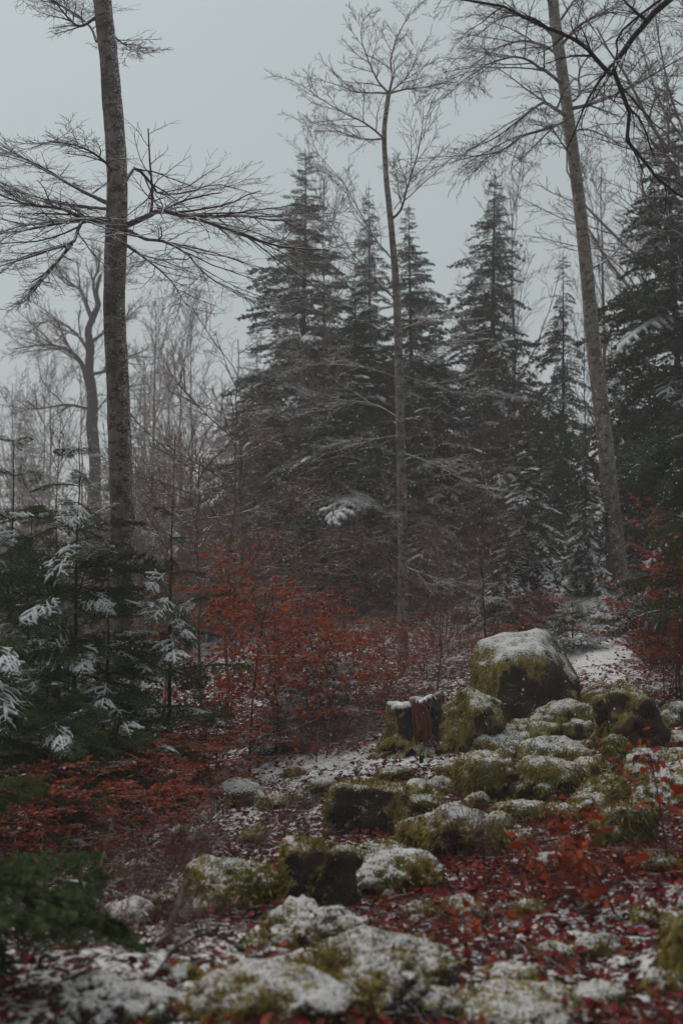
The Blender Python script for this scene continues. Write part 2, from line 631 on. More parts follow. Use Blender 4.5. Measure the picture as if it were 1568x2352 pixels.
def leaves_at(geo, pos, dirs, size, rg, nrm=None, droop=.3, tone=(0.1, .9)):
    """folded leaf blades (4 triangles each) at pos, pointing along dirs"""
    n = len(pos)
    if n == 0:
        return
    d = norm(dirs + rg.normal(0, .45, (n, 3)) + np.array([0, 0, -droop]))
    up = np.array([0, 0, 1.]) + rg.normal(0, .55, (n, 3)) if nrm is None else nrm + rg.normal(0, .35, (n, 3))
    s = norm(np.cross(d, up))
    u = np.cross(s, d)
    L = (size * rg.uniform(.5, 1.4, n))[:, None]
    w = L * rg.uniform(.26, .36, n)[:, None]
    fold = w * rg.uniform(-.1, .6, n)[:, None]
    curl = L * rg.uniform(-.18, .22, n)[:, None]
    V = np.stack([pos, pos + d * L * .33 + s * w + u * fold, pos + d * L * .72 + s * w * .75 + u * (fold * .7 + curl * .4), pos + d * L + u * curl,
                  pos + d * L * .72 - s * w * .75 + u * (fold * .7 + curl * .4), pos + d * L * .33 - s * w + u * fold], 1).reshape(-1, 3)
    b = np.arange(n)[:, None] * 6
    Q = np.concatenate([b + np.array([[0, 1, 2, 3]]), b + np.array([[0, 3, 4, 5]])], 0)
    geo.add(V, Q, tone=np.repeat(rg.uniform(tone[0], tone[1], n), 6))


# ------------------------------------------------------------------ ground sheet
def axis_pts(fine0, fine1, step, lo, hi, g=1.09):
    mid = list(np.arange(fine0, fine1 + 1e-6, step))
    a, s = [], step
    x = fine1
    while x < hi:
        s *= g
        x += s
        a.append(min(x, hi))
    b, s = [], step
    x = fine0
    while x > lo:
        s *= g
        x -= s
        b.append(max(x, lo))
    return np.array(b[::-1] + mid + a)


def patch(dx, dy, rx, ry, amp):
    p = ground_hit(dx, dy)
    return (p[0], p[1], rx, ry, amp)


SNOW_PATCH = [patch(640, 1800, .6, .8, .24), patch(750, 1750, .7, .6, .24), patch(560, 1870, .5, .6, .18), patch(700, 1830, .4, .4, .2),
              patch(1360, 1490, .8, 2.4, .62), patch(1330, 1510, .7, 1.0, .4), patch(1100, 1320, 1.6, 3, .45), patch(780, 1370, 1.3, 4, .5),
              patch(980, 1740, .5, .6, .12), patch(880, 1770, .5, .5, .14), patch(1420, 2280, 1.0, .5, .18), patch(560, 2200, .8, .7, .1),
              patch(1250, 1370, 1.5, 2.5, .18), patch(1470, 1270, 1.2, 3, .3), patch(1080, 1590, .8, 1.2, .08)]


def snow_amount(x, y):
    p = np.stack([x, y, np.zeros_like(x)], -1)
    s = .42 + .24 * fbm(p * .8, 3, 21) + .16 * fbm(p * 3.1, 3, 33)
    for (cx, cy_, rx, ry, a) in SNOW_PATCH:
        s = s + a * np.exp(-((x - cx) / rx) ** 2 - ((y - cy_) / ry) ** 2)
    s = s - .10 * smooth(.10, .26, -x / np.maximum(y, 1)) * smooth(5.2, 7, y)
    return s + smooth(14, 30, np.hypot(x, y)) * .06


xs = axis_pts(-5.2, 6.2, .045, -260, 260, 1.10)
ys = axis_pts(2.6, 15, .05, -60, 300, 1.085)
GX, GY = np.meshgrid(xs, ys)
GZ = height(GX, GY)
GS = snow_amount(GX, GY)
nearf = np.exp(-np.hypot(GX, GY) / 25)
GZ2 = GZ + nearf * (.028 * fbm(np.stack([GX, GY, GX * 0], -1) * 9, 3, 41) + .03 * smooth(.35, .7, GS))
nx, ny = len(xs), len(ys)
ii = (np.arange(ny - 1)[:, None] * nx + np.arange(nx - 1)[None]).ravel()
ground = link('ground', make_mesh('ground', np.stack([GX, GY, GZ2], -1).reshape(-1, 3), np.stack([ii, ii + 1, ii + nx + 1, ii + nx], -1), np.zeros((0, 3), int),
                                  M['ground'], True, {'snow': GS.ravel()}))
tag(ground, 'snow dusted leaf strewn forest slope under the boulders', kind='structure')

# ------------------------------------------------------------------ boulders
_ico = {}


def ico(level):
    if level not in _ico:
        bm = bmesh.new()
        bmesh.ops.create_icosphere(bm, subdivisions=level, radius=1)
        V = np.array([v.co[:] for v in bm.verts])
        F = np.array([[v.index for v in f.verts] for f in bm.faces])
        bm.free()
        _ico[level] = (V, F)
    return _ico[level]


def vnormals(V, F):
    fn = np.cross(V[F[:, 1]] - V[F[:, 0]], V[F[:, 2]] - V[F[:, 0]])
    N = np.zeros_like(V)
    for k in range(3):
        np.add.at(N, F[:, k], fn)
    return norm(N)


def boulder(name, label, x0, x1, y0, y1, seed, snow=.5, moss=.7, planes=None, depth=.85, block=10, nplanes=11, level=5, lump=1.0, tufts=900, Y=None, sink=.3, yaw=0.0, group=None, cat='boulder', over=0.0):
    rg = np.random.default_rng(seed)
    if block <= 5:
        block, nplanes, sink = 2.6, 5, .55
        mx_, hw = (x0 + x1) / 2, (x1 - x0) * .60
        x0, x1, y0 = mx_ - hw, mx_ + hw, y0 - .07 * (y1 - y0)
    hit = ground_hit((x0 + x1) / 2, y1 - .06 * (y1 - y0)) if Y is None else at((x0 + x1) / 2, y1 - .06 * (y1 - y0), Y)
    Yf = hit[1]
    W = (x1 - x0) / FD * Yf * 1.04
    D = W * depth
    Yc = Yf + D * .42
    k = Yc / Yf
    W *= k
    cx = ((x0 + x1) / 2 - CXD) / FD * Yc
    # top height from the upper edge seen near the centre of the stone
    top = at((x0 + x1) / 2, y0, Yc)[2]
    base = hit[2]
    Hh = max(top - base, .12 * W)
    zc = top - Hh * (1 + sink) / 2
    hz_ = Hh * (1 + sink) / 2
    dirs, F = ico(level)
    pl = []
    for _ in range(nplanes):
        q = norm(rg.normal(0, 1, 3))
        pl.append((q, rg.uniform(.74, 1.0)))
    pl += [(np.array(q, float), d) for q, d in [((1, 0, 0), 1), ((-1, 0, 0), 1), ((0, 1, 0), 1), ((0, -1, 0), 1), ((0, 0, 1), 1), ((0, 0, -1), 1)]]
    if planes:
        pl += [(norm(np.array(q, float)), d) for q, d in planes]
    s = 0
    for q, d in pl:
        s = s + np.maximum(dirs @ q / d, 0) ** block
    r = s ** (-1 / block)
    V = dirs * r[:, None]
    V = V / np.abs(V).max(0)
    c, sn_ = math.cos(yaw), math.sin(yaw)
    S = np.array([W / 2, D / 2, hz_])
    V = V * S
    size = min(W, D, 2 * hz_)
    off = np.array([seed * 3.7, seed * 1.3, seed * .7])
    N = vnormals(V, F)
    disp = size * (.19 * fbm(V / size * 1.5 + off, 3, seed) + .08 * fbm(V / size * 4.5 + off, 3, seed + 5)) * lump
    V = V + N * disp[:, None]
    # moss cushions and hanging ridges
    N = vnormals(V, F)
    ridge = np.abs(fbm(V * np.array([1, 1, .25]) * 7 + off, 3, seed + 9))
    cushion = fbm(V * 8 + off, 3, seed + 3)
    calm = 1 - .85 * smooth(.35, .9, N[:, 2] + .4 * (snow - .5))
    V = V + N * calm[:, None] * (.02 * cushion + .010 * fbm(V * 21 + off, 2, seed + 4) + .028 * (1 - 2 * ridge) * (np.abs(N[:, 2]) < .75))[:, None] * min(1, size / .35)
    if over:
        V[:, 1] += over * np.clip(V[:, 2], -hz_, 0)          # undercut front
    if yaw:
        V = V @ np.array([[c, sn_, 0], [-sn_, c, 0], [0, 0, 1]])
    N = vnormals(V, F)
    nzs = N[:, 2] + .38 * fbm(V * 5 + off, 3, seed + 13) + .2 * fbm(V * 1.6 + off, 2, seed + 14)
    sm = np.clip(nzs * 1.1 + .06, 0, 1) ** 1.0 * (.22 + .66 * snow)
    sm = np.where(N[:, 2] < -.05, 0, sm)
    V = V + np.array([0, 0, 1]) * (smooth(.35, .8, sm) * .018)[:, None]
    mo = np.clip(moss + .30 * N[:, 2] - .30 * N[:, 0] + .38 * np.minimum(N[:, 1] + .25, 0) - .25 * (N[:, 2] < -.1) + .65 * fbm(V * 3.4 + off, 4, seed + 17), 0, 1)  # less moss on camera-facing, right-hand and downward faces
    root = empty(name, (cx, Yc, base))
    V = V + np.array([0, 0, zc - base])
    fs = sm[F].mean(1) > .55
    attrs = lambda idx: {'snow': sm[idx], 'moss': mo[idx]}

    def sub(nm, mask):
        Fm = F[mask]
        if not len(Fm):
            return None
        idx, inv = np.unique(Fm, return_inverse=True)
        return link(nm, make_mesh(nm, V[idx], np.zeros((0, 4), int), inv.reshape(-1, 3), M['rock'], True, attrs(idx)), root)
    st = sub('stone', ~fs)
    sub('snow_cap', fs)
    if tufts:
        # moss tufts on the bare mossy faces
        okv = (sm < .55) & (mo > .38) & (V[:, 2] > -.05)
        cand = np.nonzero(okv)[0]
        if len(cand) > 20:
            g = Geo()
            pick = rg.choice(cand, tufts)
            p = V[pick] + rg.normal(0, .012, (tufts, 3))
            nn = N[pick]
            d = norm(nn * .9 + rg.normal(0, .4, (tufts, 3)) + np.array([0, 0, -.55]) * (nn[:, 2:3] < .6))
            sd_ = norm(np.cross(d, rg.normal(0, 1, (tufts, 3))))
            L = rg.uniform(.010, .030, tufts)[:, None] * (1 + .5 * (nn[:, 2:3] < .4))
            w = rg.uniform(.006, .012, tufts)[:, None]
            tip = p + d * L + np.array([0, 0, -.3]) * L * (nn[:, 2:3] < .5)
            Vt = np.stack([p - nn * .008 - sd_ * w, p - nn * .008 + sd_ * w, tip], 1).reshape(-1, 3)
            g.add(Vt, None, np.arange(tufts * 3).reshape(-1, 3), tone=np.repeat(rg.uniform(0, 1, tufts) ** 1.3, 3))
            tag(g.obj('moss', M['moss'], root), kind='stuff')
    tag(root, label, cat, group)
    return root


B = boulder
B('boulder', 'largest boulder, snow capped block with hanging yellow moss on one side', 1082, 1326, 1452, 1700, 3, .74, .55,
  planes=[((-.22, -.2, 1), .84), ((.7, -.25, .6), .80), ((.95, -.2, .25), .92), ((-1, -.3, .08), .86), ((0, -1, -.15), .85)], block=8, nplanes=3, tufts=2600, depth=.95, over=.25, lump=.5)
B('boulder', 'mossy green block leaning under the big boulder beside the stump', 998, 1158, 1552, 1745, 11, .60, .8, planes=[((.5, -.2, .9), .78)], block=7, tufts=2000, depth=.95)
B('boulder', 'round frosted yellow moss boulder tucked below the big boulder', 1219, 1396, 1606, 1712, 13, .60, .85, block=5, tufts=1600, lump=1.2)
B('boulder', 'low snowy mossy stone behind the dark rough boulder', 1334, 1436, 1565, 1622, 15, .62, .7, block=5, level=4, tufts=500)
B('boulder', 'dark rough broken boulder with little snow and bare stone face', 1356, 1504, 1584, 1732, 17, .36, .42, block=9, tufts=900, lump=1.7, nplanes=8)
B('boulder', 'small mossy stone at the picture edge beyond the dark boulder', 1510, 1590, 1600, 1676, 19, .55, .75, block=5, level=4, tufts=400)
B('boulder', 'flat frosted slab in front of the gap below the big boulder', 1095, 1290, 1684, 1745, 23, .60, .8, block=5, tufts=1200, lump=1.2)
B('boulder', 'wide yellow moss hump with frosted top in the middle of the slope', 1064, 1196, 1738, 1850, 25, .56, .9, block=4, tufts=1800, lump=1.2)
B('boulder', 'second wide yellow moss hump joined to its twin on the slope', 1168, 1306, 1742, 1848, 27, .54, .9, block=4, tufts=1800, lump=1.2)
B('boulder', 'small upright mossy stone below the dark rough boulder', 1379, 1431, 1697, 1760, 29, .45, .8, block=5, level=4, tufts=500)
B('boulder', 'thin flat green mossed ledge at the picture edge below the twigs', 1479, 1600, 1681, 1715, 31, .60, .9, block=5, level=4, tufts=500)
B('boulder', 'mossy boulder with dark shaded side between leaves on the open slope', 1324, 1426, 1776, 1866, 33, .46, .8, block=5, tufts=1200)
B('boulder', 'large snow topped mossy boulder cut by the picture edge', 1432, 1620, 1762, 1870, 35, .64, .85, block=5, tufts=1500)
B('boulder', 'tall yellow moss mound in front of the edge boulder', 1368, 1478, 1846, 1965, 37, .40, .95, block=4, tufts=1800)
B('boulder', 'squared dark block with fringe of yellow moss below the stump', 748, 922, 1780, 1925, 39, .48, .55,
  planes=[((0, -1, .0), .8), ((-1, 0, .1), .85), ((.1, 0, 1), .8)], block=14, nplanes=3, tufts=2400, over=.2, lump=.6)
B('boulder', 'small yellow frosted stone behind the squared block', 866, 936, 1764, 1800, 41, .62, .9, block=4, level=4, tufts=500)
B('boulder', 'low yellow mossy stone beside the squared block', 915, 1008, 1822, 1876, 43, .50, .9, block=4, level=4, tufts=700)
B('boulder', 'small frosted moss lump in front of the wide humps', 1052, 1108, 1829, 1872, 45, .55, .9, block=4, level=4, tufts=400)
B('boulder', 'small round moss cushion below the second hump', 1149, 1256, 1843, 1900, 47, .52, .9, block=4, level=4, tufts=800)
B('boulder', 'snow domed mossy boulder with thin stems before it', 988, 1141, 1866, 1985, 49, .66, .85, block=4, tufts=1500)
B('boulder', 'leaning yellow moss stone beside the snow domed boulder', 920, 990, 1884, 1960, 51, .50, .9, block=4, level=4, tufts=700)
B('boulder', 'low frosted stone behind the snowy lobed boulder', 818, 934, 1938, 1990, 53, .62, .75, block=4, level=4, tufts=500)
B('boulder', 'snowy lobed boulder beside the dark cube shaped block', 818, 992, 1974, 2075, 55, .68, .7, block=4, tufts=900, lump=1.3)
B('boulder', 'dark cube shaped block with frosted moss lid', 652, 818, 1928, 2110, 57, .50, .5,
  planes=[((0, -1, .05), .8), ((-1, 0, .05), .85), ((.05, 0, 1), .85), ((1, -.2, 0), .85)], block=16, nplanes=3, tufts=2400, lump=.6, over=.15)
B('boulder', 'small green moss stone on the leafy slope above the snowy slab', 1028, 1106, 2062, 2125, 59, .62, .9, block=4, level=4, tufts=600)
B('boulder', 'tiny yellow moss stone among leaves below the shaded boulder', 1288, 1342, 1908, 1945, 61, .5, .95, block=4, level=4, tufts=300)
B('boulder', 'biggest snow covered slab near the bottom of the picture', 790, 1075, 2158, 2290, 63, .62, .6, block=5, tufts=900, lump=1.1, planes=[((.4, 0, 1), .75)])
B('boulder', 'snowy shoulder of rock in front of the biggest slab', 760, 960, 2215, 2360, 65, .52, .7, block=4, tufts=800)
B('boulder', 'rounded snowy rock at the bottom edge below the biggest slab', 880, 1030, 2265, 2370, 67, .54, .6, block=4, tufts=400)
B('boulder', 'broad snow covered rock beside the biggest slab', 462, 770, 2212, 2370, 69, .60, .6, block=5, tufts=900)
B('boulder', 'frosted round stone above the broad snowy rock', 374, 462, 2216, 2275, 71, .66, .7, block=4, level=4, tufts=400)
B('boulder', 'snowy rock under twigs in the dark bottom corner', 140, 296, 2262, 2380, 73, .74, .5, block=4, tufts=300)
B('boulder', 'snowy rock next to the broad one at the bottom edge', 276, 418, 2272, 2380, 75, .76, .5, block=4, tufts=300)
B('boulder', 'pale snowy stone below the fallen grey branch', 258, 362, 2082, 2145, 77, .74, .5, block=4, level=4, tufts=200)
B('boulder', 'long overhanging mossy bank with a dark hollow beneath', 432, 668, 1985, 2115, 79, .50, .6, block=6, tufts=1500, lump=1.2, over=.5)
B('boulder', 'mossy boulder cut by the picture edge low on the slope', 1512, 1640, 2105, 2290, 81, .50, .85, block=5, tufts=900)
B('boulder', 'low snowy slab at the bottom edge among leaves', 1022, 1290, 2290, 2400, 83, .5, .6, block=4, tufts=400)
B('boulder', 'small frosted slab lying behind the low bottom slab', 1112, 1214, 2226, 2285, 85, .64, .8, block=4, level=4, tufts=400)
B('boulder', 'frosted stone at the foot of the thin sapling on the bank', 484, 566, 1762, 1825, 87, .60, .7, block=4, level=4, tufts=500)
B('boulder', 'small square stone beside the thin sapling trunk', 578, 616, 1706, 1756, 89, .62, .5, block=7, level=4, tufts=200)
B('boulder', 'snowy rubble rock at the foot of the cube shaped block', 636, 826, 2095, 2190, 91, .64, .55, block=5, tufts=400, lump=1.8)
B('boulder', 'snowy hummock on the white bank below the sapling', 520, 622, 1800, 1862, 93, .80, .6, block=4, level=4, tufts=200)
B('boulder', 'snow covered outcrop on the far rise between firs', 1038, 1150, 1290, 1372, 95, .66, .4, block=6, level=4, tufts=0)
B('boulder', 'far snowy rock on the rise behind the red saplings', 742, 806, 1340, 1384, 97, .74, .4, block=6, level=4, tufts=0)

B('boulder', 'frosted mossy root hump in front of the lower stump half', 862, 942, 1686, 1745, 99, .5, .8, block=6, level=4, tufts=500, lump=1.6)
B('boulder', 'small snow capped knob behind the taller stump half', 986, 1016, 1588, 1640, 103, .7, .7, block=6, level=4, tufts=150)

B('boulder', 'snowy broken rock in the gully under the copper bushes', 285, 370, 1985, 2045, 301, .6, .45, block=6, level=4, tufts=200, lump=1.7)
B('boulder', 'frosted rock in the gully beside the fallen log', 395, 470, 1905, 1965, 303, .6, .5, block=6, level=4, tufts=300, lump=1.6)
B('boulder', 'dark low rock between gully and overhanging bank', 355, 430, 2060, 2110, 305, .5, .5, block=6, level=4, tufts=300, lump=1.6)
STONE_AT = ['between the leaning moss stone and the low frosted one', 'just below the round moss cushion', 'above the red sprig of the middle slope', 'at the foot of the leaning green block',
            'below the round frosted boulder', 'below the thin green ledge', 'beside the second wide hump', 'in the leaves before the first wide hump', 'between the moss cushion and the shaded boulder',
            'below the shaded boulder', 'below the tall yellow moss mound', 'beside the small green moss stone', 'low on the leafy slope under the near sprig', 'between the lobed boulder and the biggest slab',
            'between the two near red sprigs', 'beside the low edge boulder', 'tight behind the low yellow stone', 'before the small frosted moss lump', 'on the white bank under the sapling',
            'on the white bank behind the squared block', 'below the frosted log', 'at the top of the white bank', 'in the leaves at the bottom edge', 'under the dark hollow of the mossy bank', 'between hollow bank and biggest slab',
            'in the bottom corner below the edge boulder']
for k, q in enumerate([(900, 960, 1955, 2000), (1140, 1215, 1905, 1955), (1215, 1300, 1960, 2010), (1010, 1060, 1700, 1740), (1300, 1360, 1715, 1755), (1440, 1500, 1720, 1760), (1300, 1345, 1770, 1800), (980, 1040, 1790, 1830), (1255, 1320, 1850, 1890), (1345, 1400, 1870, 1905), (1460, 1530, 1960, 2010), (1180, 1250, 2070, 2120), (1330, 1410, 2160, 2215), (930, 1000, 2080, 2125), (1230, 1300, 2170, 2220), (1440, 1510, 2090, 2140), (860, 905, 1850, 1885), (1010, 1050, 1850, 1885), (600, 660, 1830, 1870), (720, 780, 1790, 1830), (560, 610, 1900, 1945), (660, 700, 1760, 1790), (1320, 1420, 2270, 2330), (560, 640, 2150, 2200), (660, 740, 2190, 2230), (1470, 1568, 2230, 2300)]):
    boulder('stone', 'small half sunk mossy stone ' + STONE_AT[k], *q, 200 + k * 3, .45 + .3 * ((k * 7) % 5) / 5, .85, block=4, level=4, tufts=350, group='small stones between the boulders', cat='stone')

TUMBLE_AT = ['filling the gap under the big boulder', 'wedged between the frosted boulder and the dark rough one', 'before the frosted slab below the big boulder', 'beside the leaning green block above the humps',
             'under the dark rough boulder', 'below the edge stone and the dark rough boulder', 'in the leaves right of the upright stick', 'between stump leaves and squared block', 'cut by the picture edge below the ledge',
             'between the second hump and the shaded boulder', 'leaning on the shaded boulder', 'between snow domed boulder and moss cushion', 'on the far bank below the frosted seedling', 'on the far bank close to the leaning beech foot',
             'on the far bank left of the frosted seedling', 'on the bank just above the big boulder', 'on the far bank below the outcrop', 'at the upper rim of the white slope']
for k, q in enumerate([(1150, 1245, 1655, 1725), (1280, 1370, 1640, 1705), (1200, 1330, 1702, 1762), (1096, 1175, 1728, 1785), (1325, 1405, 1738, 1795), (1425, 1505, 1728, 1792), (1005, 1075, 1756, 1812), (935, 1012, 1800, 1856), (1500, 1590, 1722, 1778), (1225, 1300, 1790, 1850), (1290, 1370, 1820, 1885), (1085, 1160, 1880, 1935), (1285, 1345, 1395, 1430), (1345, 1405, 1405, 1440), (1195, 1250, 1385, 1420), (1150, 1200, 1420, 1455), (1040, 1100, 1400, 1440), (1380, 1430, 1440, 1470)]):
    boulder('stone', 'tumbled mossy stone ' + TUMBLE_AT[k], *q, 400 + k * 5, .5 + .25 * ((k * 3) % 4) / 4, .8, block=5 if k % 3 else 6, level=4, tufts=500, lump=1.3, group='tumbled stones on the slope', cat='stone')

# ------------------------------------------------------------------ fallen leaves on the ground
def scatter_leaves():
    g = Geo()
    rg = np.random.default_rng(101)
    n = 110000
    y = 3.3 * np.exp(rg.random(n) * math.log(20 / 3.3))
    x = rg.uniform(-.46, .46, n) * y * 1.05
    s = snow_amount(x, y)
    warm = smooth(-.22, .05, x / y) * .8 + .2
    keep = rg.random(n) < np.clip((.98 - s * .85), .16, 1) * warm * (.45 + .55 * smooth(4.2, 6.5, y))
    x, y = x[keep], y[keep]
    z = height(x, y) + .016 + rg.uniform(0, .035, len(x))
    a = rg.uniform(0, 2 * math.pi, len(x))
    d = np.stack([np.cos(a), np.sin(a), np.zeros_like(a)], -1)
    nrm = np.array([[0, 0, 1.]]) + rg.normal(0, .25, (len(x), 3))
    leaves_at(g, np.stack([x, y, z], -1), d, .045, rg, nrm, droop=0.0, tone=(0.0, 1.0))
    tag(g.obj('fallen_leaves', M['litter'], None, False), 'dark red fallen beech leaves covering the slope', kind='stuff')


scatter_leaves()

# ------------------------------------------------------------------ fir branches
def needles(geo, P, per, ln, w, rg, t0=.05, upbias=.25, tone=(.2, .95), fwd=.65):
    Mn, N, _ = P.shape
    t = t0 + (1 - t0) * (np.arange(per)[None] + rg.random((Mn, per))) / per
    f = t * (N - 1)
    i = np.minimum(f.astype(int), N - 2)
    fr = (f - i)[..., None]
    mi = np.arange(Mn)[:, None]
    base = P[mi, i] * (1 - fr) + P[mi, i + 1] * fr
    tan = norm(P[mi, i + 1] - P[mi, i])
    side = norm(np.cross(tan, np.array([0, 0, 1.])))
    sg = np.where(np.arange(per) % 2 == 0, 1., -1.)[None, :, None]
    d = norm(side * sg + tan * fwd + np.array([0, 0, 1.]) * rg.uniform(-.75, .75 + upbias, t.shape)[..., None])
    L = ln * rg.uniform(.7, 1.2, t.shape)[..., None]
    a = base - tan * w
    b = base + tan * w
    c = base + d * L
    V = np.stack([a, b, c], 2).reshape(-1, 3)
    geo.add(V, None, np.arange(len(V)).reshape(-1, 3), tone=np.repeat(rg.uniform(tone[0], tone[1], Mn * per), 3))


def fir_branch(seed, L=1.2, n_side=13, droop=.2, lift=.1, sub=4, per=(60, 26, 12), nl=.024, nw=.0035, snow=0.0, snow_r=.011, wig=.03, width=.42, snow_sides=5, wood=True, snow_t=0.0):
    rg = np.random.default_rng(seed)
    g, sg = Geo(), Geo()
    s = np.linspace(0, 1, 10)
    ax = np.stack([np.cumsum(rg.normal(0, .008, 10)) * L, L * s, L * (lift * s - droop * s * s)], -1)[None]
    ar = np.linspace(.010 * L, .002 * L, 10)[None]
    t = np.linspace(.1, .97, n_side * 2) + rg.normal(0, .008, n_side * 2)
    f = np.clip(t, 0, .999) * 9
    i = f.astype(int)
    fr = (f - i)[:, None]
    base = ax[0][i] * (1 - fr) + ax[0][np.minimum(i + 1, 9)] * fr
    tan = norm(ax[0][np.minimum(i + 1, 9)] - ax[0][i])
    sgn = np.where(np.arange(n_side * 2) % 2 == 0, 1., -1.)[:, None]
    side = norm(np.cross(tan, np.array([0, 0, 1.])))
    ang = rg.uniform(.8, 1.1, n_side * 2)[:, None]
    d = np.cos(ang) * tan + np.sin(ang) * side * sgn
    ln = L * (width * np.minimum(1, (t + .08) / .3) * (1 - t) ** .72 * rg.uniform(.7, 1.15, n_side * 2) + .045)
    C = np.empty((n_side * 2, 5, 3))
    C[:, 0] = base
    for j in range(1, 5):
        d = norm(d + rg.normal(0, wig, d.shape) + np.array([0, .05, -.07 - (.06 if snow > .55 and wood else 0)]))
        C[:, j] = C[:, j - 1] + d * (ln / 4)[:, None]
    CR = np.linspace(.004 * L, .0015 * L, 5)[None].repeat(n_side * 2, 0)
    tubes(g, ax, ar, 4, tone=[.02])
    if wood:
        tubes(g, C, CR, 3, tone=np.full(len(C), .05))
    needles(g, ax, per[0], nl, nw, rg, .15)
    needles(g, C, per[1], nl, nw, rg)
    S = None
    if sub:
        S, SR = grow(C, CR, sub, .2, .92, .42, .85, 4, wig, -.03, 1.0, .55, .7, .0012 * L, rg)
        if wood:
            tubes(g, S, SR, 3, tone=np.full(len(S), .05))
        needles(g, S, per[2], nl, nw, rg)
    if snow > 0:
        def cover(P, r, thr):
            Q = P + np.array([0, 0, 1.]) * r * .7
            nz = fbm(P * (5.0 / L) + seed, 2, seed) + rg.normal(0, .12, P.shape[:2])
            rad = r * np.clip((nz - thr) * 3 + .6, 0, 1.2)
            rad[:, -1] *= .4
            rad[:, 0] *= .5
            tubes(sg, Q, np.maximum(rad, .0004), snow_sides)
        thr = .55 - snow
        mask = t > max(.25 * (1 - snow), snow_t)
        Pd = resample(ax[0], 24)[None]
        cover(Pd[:, max(5, int(24 * snow_t)):], snow_r * 1.15, thr)
        Cd = np.stack([resample(c, 8) for c in C[mask]])
        cover(Cd, snow_r, thr)
        if S is not None and wood:
            cover(S.reshape(n_side * 2, sub, 4, 3)[mask].reshape(-1, 4, 3), snow_r * .75, thr + .05)
    return g, sg


# far crowns: branches gathered into one crown mesh and one snow mesh per kind of tree
def fir_template(seed, H=16.0, Lmax=2.9, dens=1.0, snow=.5, z0=.06, droopy=.3, slim=1.05, gap=.2, per_branch=7):
    rg = np.random.default_rng(seed)
    bt = [fir_branch(seed * 10 + k, 2.5, per_branch, droopy * rg.uniform(.6, 1.3), .08, 4, (22, 11, 7), .15, .034, .35 if k % 2 else .70, .042 if k % 2 else .066, .10, .40, 3, False) for k in range(6)]
    ba = [(a.arrays(), b.arrays()) for a, b in bt]
    cg, sg, tg = Geo(), Geo(), Geo()
    z = z0 * H
    lob = rg.random(3) * 6.28
    while z < H * .985:
        u = z / H
        nb = max(4, int(round((9.0 - 3.5 * u) * dens)))
        a0 = rg.random() * 6.28
        for k in range(nb):
            if rg.random() < gap:
                continue
            az = a0 + k * 2 * math.pi / nb + rg.normal(0, .22)
            ln = Lmax * ((1 - u) ** slim) * rg.uniform(.5, 1.2) * (1 + .22 * math.sin(az + lob[0] + 9 * u) + .15 * math.sin(2 * az + lob[1] - 17 * u)) + .12
            if u < .2:
                ln *= .55 + 2.2 * u
            pitch = (-.42 + .75 * u ** 1.4) + rg.normal(0, .17)
            k_ = ln / 2.5
            zz = z + rg.uniform(-.3, .3)
            (V, Q, T, A), (V2, Q2, T2, A2) = ba[rg.integers(0, 6)]
            cp, sp, ca, sa = math.cos(pitch), math.sin(pitch), math.cos(az), math.sin(az)
            Rx = np.array([[1, 0, 0], [0, cp, -sp], [0, sp, cp]])
            Rz = np.array([[ca, -sa, 0], [sa, ca, 0], [0, 0, 1]])
            Mx = (Rz @ Rx).T * max(k_, .12)
            o = np.array([0, 0, zz])
            cg.add(V @ Mx + o, Q, T, np.clip(A * rg.uniform(.6, 1.2), 0, 1))
            if rg.random() < snow * (.45 + .8 * (1 - u)):
                sg.add(V2 @ Mx + o + np.array([0, 0, .015]), Q2, T2)
        z += (.20 + .17 * (1 - u)) * rg.uniform(.8, 1.2) / dens ** .5
    zt = np.linspace(-.4, H, 14)
    P = np.stack([np.cumsum(rg.normal(0, .012, 14)), np.cumsum(rg.normal(0, .012, 14)), zt], -1)
    tubes(tg, P, np.maximum(.0105 * H * (1 - zt / H) ** .9, .010), 10)
    return (tg.mesh('trunk', M['dark_bark']), cg.mesh('crown', M['needle_far'], False), sg.mesh('snow', M['snow']))


FT = [fir_template(1, 16, 4.6, 1.2, .34), fir_template(2, 16, 4.2, 1.1, .45, droopy=.42), fir_template(3, 16, 4.6, .8, .25, droopy=.6, gap=.34, z0=.12, slim=.95), fir_template(4, 9, 2.5, 1.0, .85, droopy=.4, slim=.9)]
FH = [16, 16, 16, 9]


def fir(label, dx, topy, Y, kind, rz=0., wide=1.0, group=None, name='fir_tree', base=None, loc=None, H=None):
    if loc is None:
        x = at(dx, 1330, Y)[0]
        b = hz(x, Y)
        H = at(dx, topy, Y)[2] - b
        loc = (x, Y, b)
    root = empty(name, loc, rz)
    s = H / FH[kind]
    root.scale = (s * wide * 1.12, s * wide * 1.12, s)
    root.rotation_euler = (.012 * math.sin(7 * rz + dx), .010 * math.cos(5 * rz + dx), rz)
    for nm, me in zip(('trunk', 'crown', 'snow'), FT[kind]):
        o = link(nm, me, root)
        if nm != 'trunk':
            o['kind'] = 'stuff'
    return tag(root, label, 'fir', group)


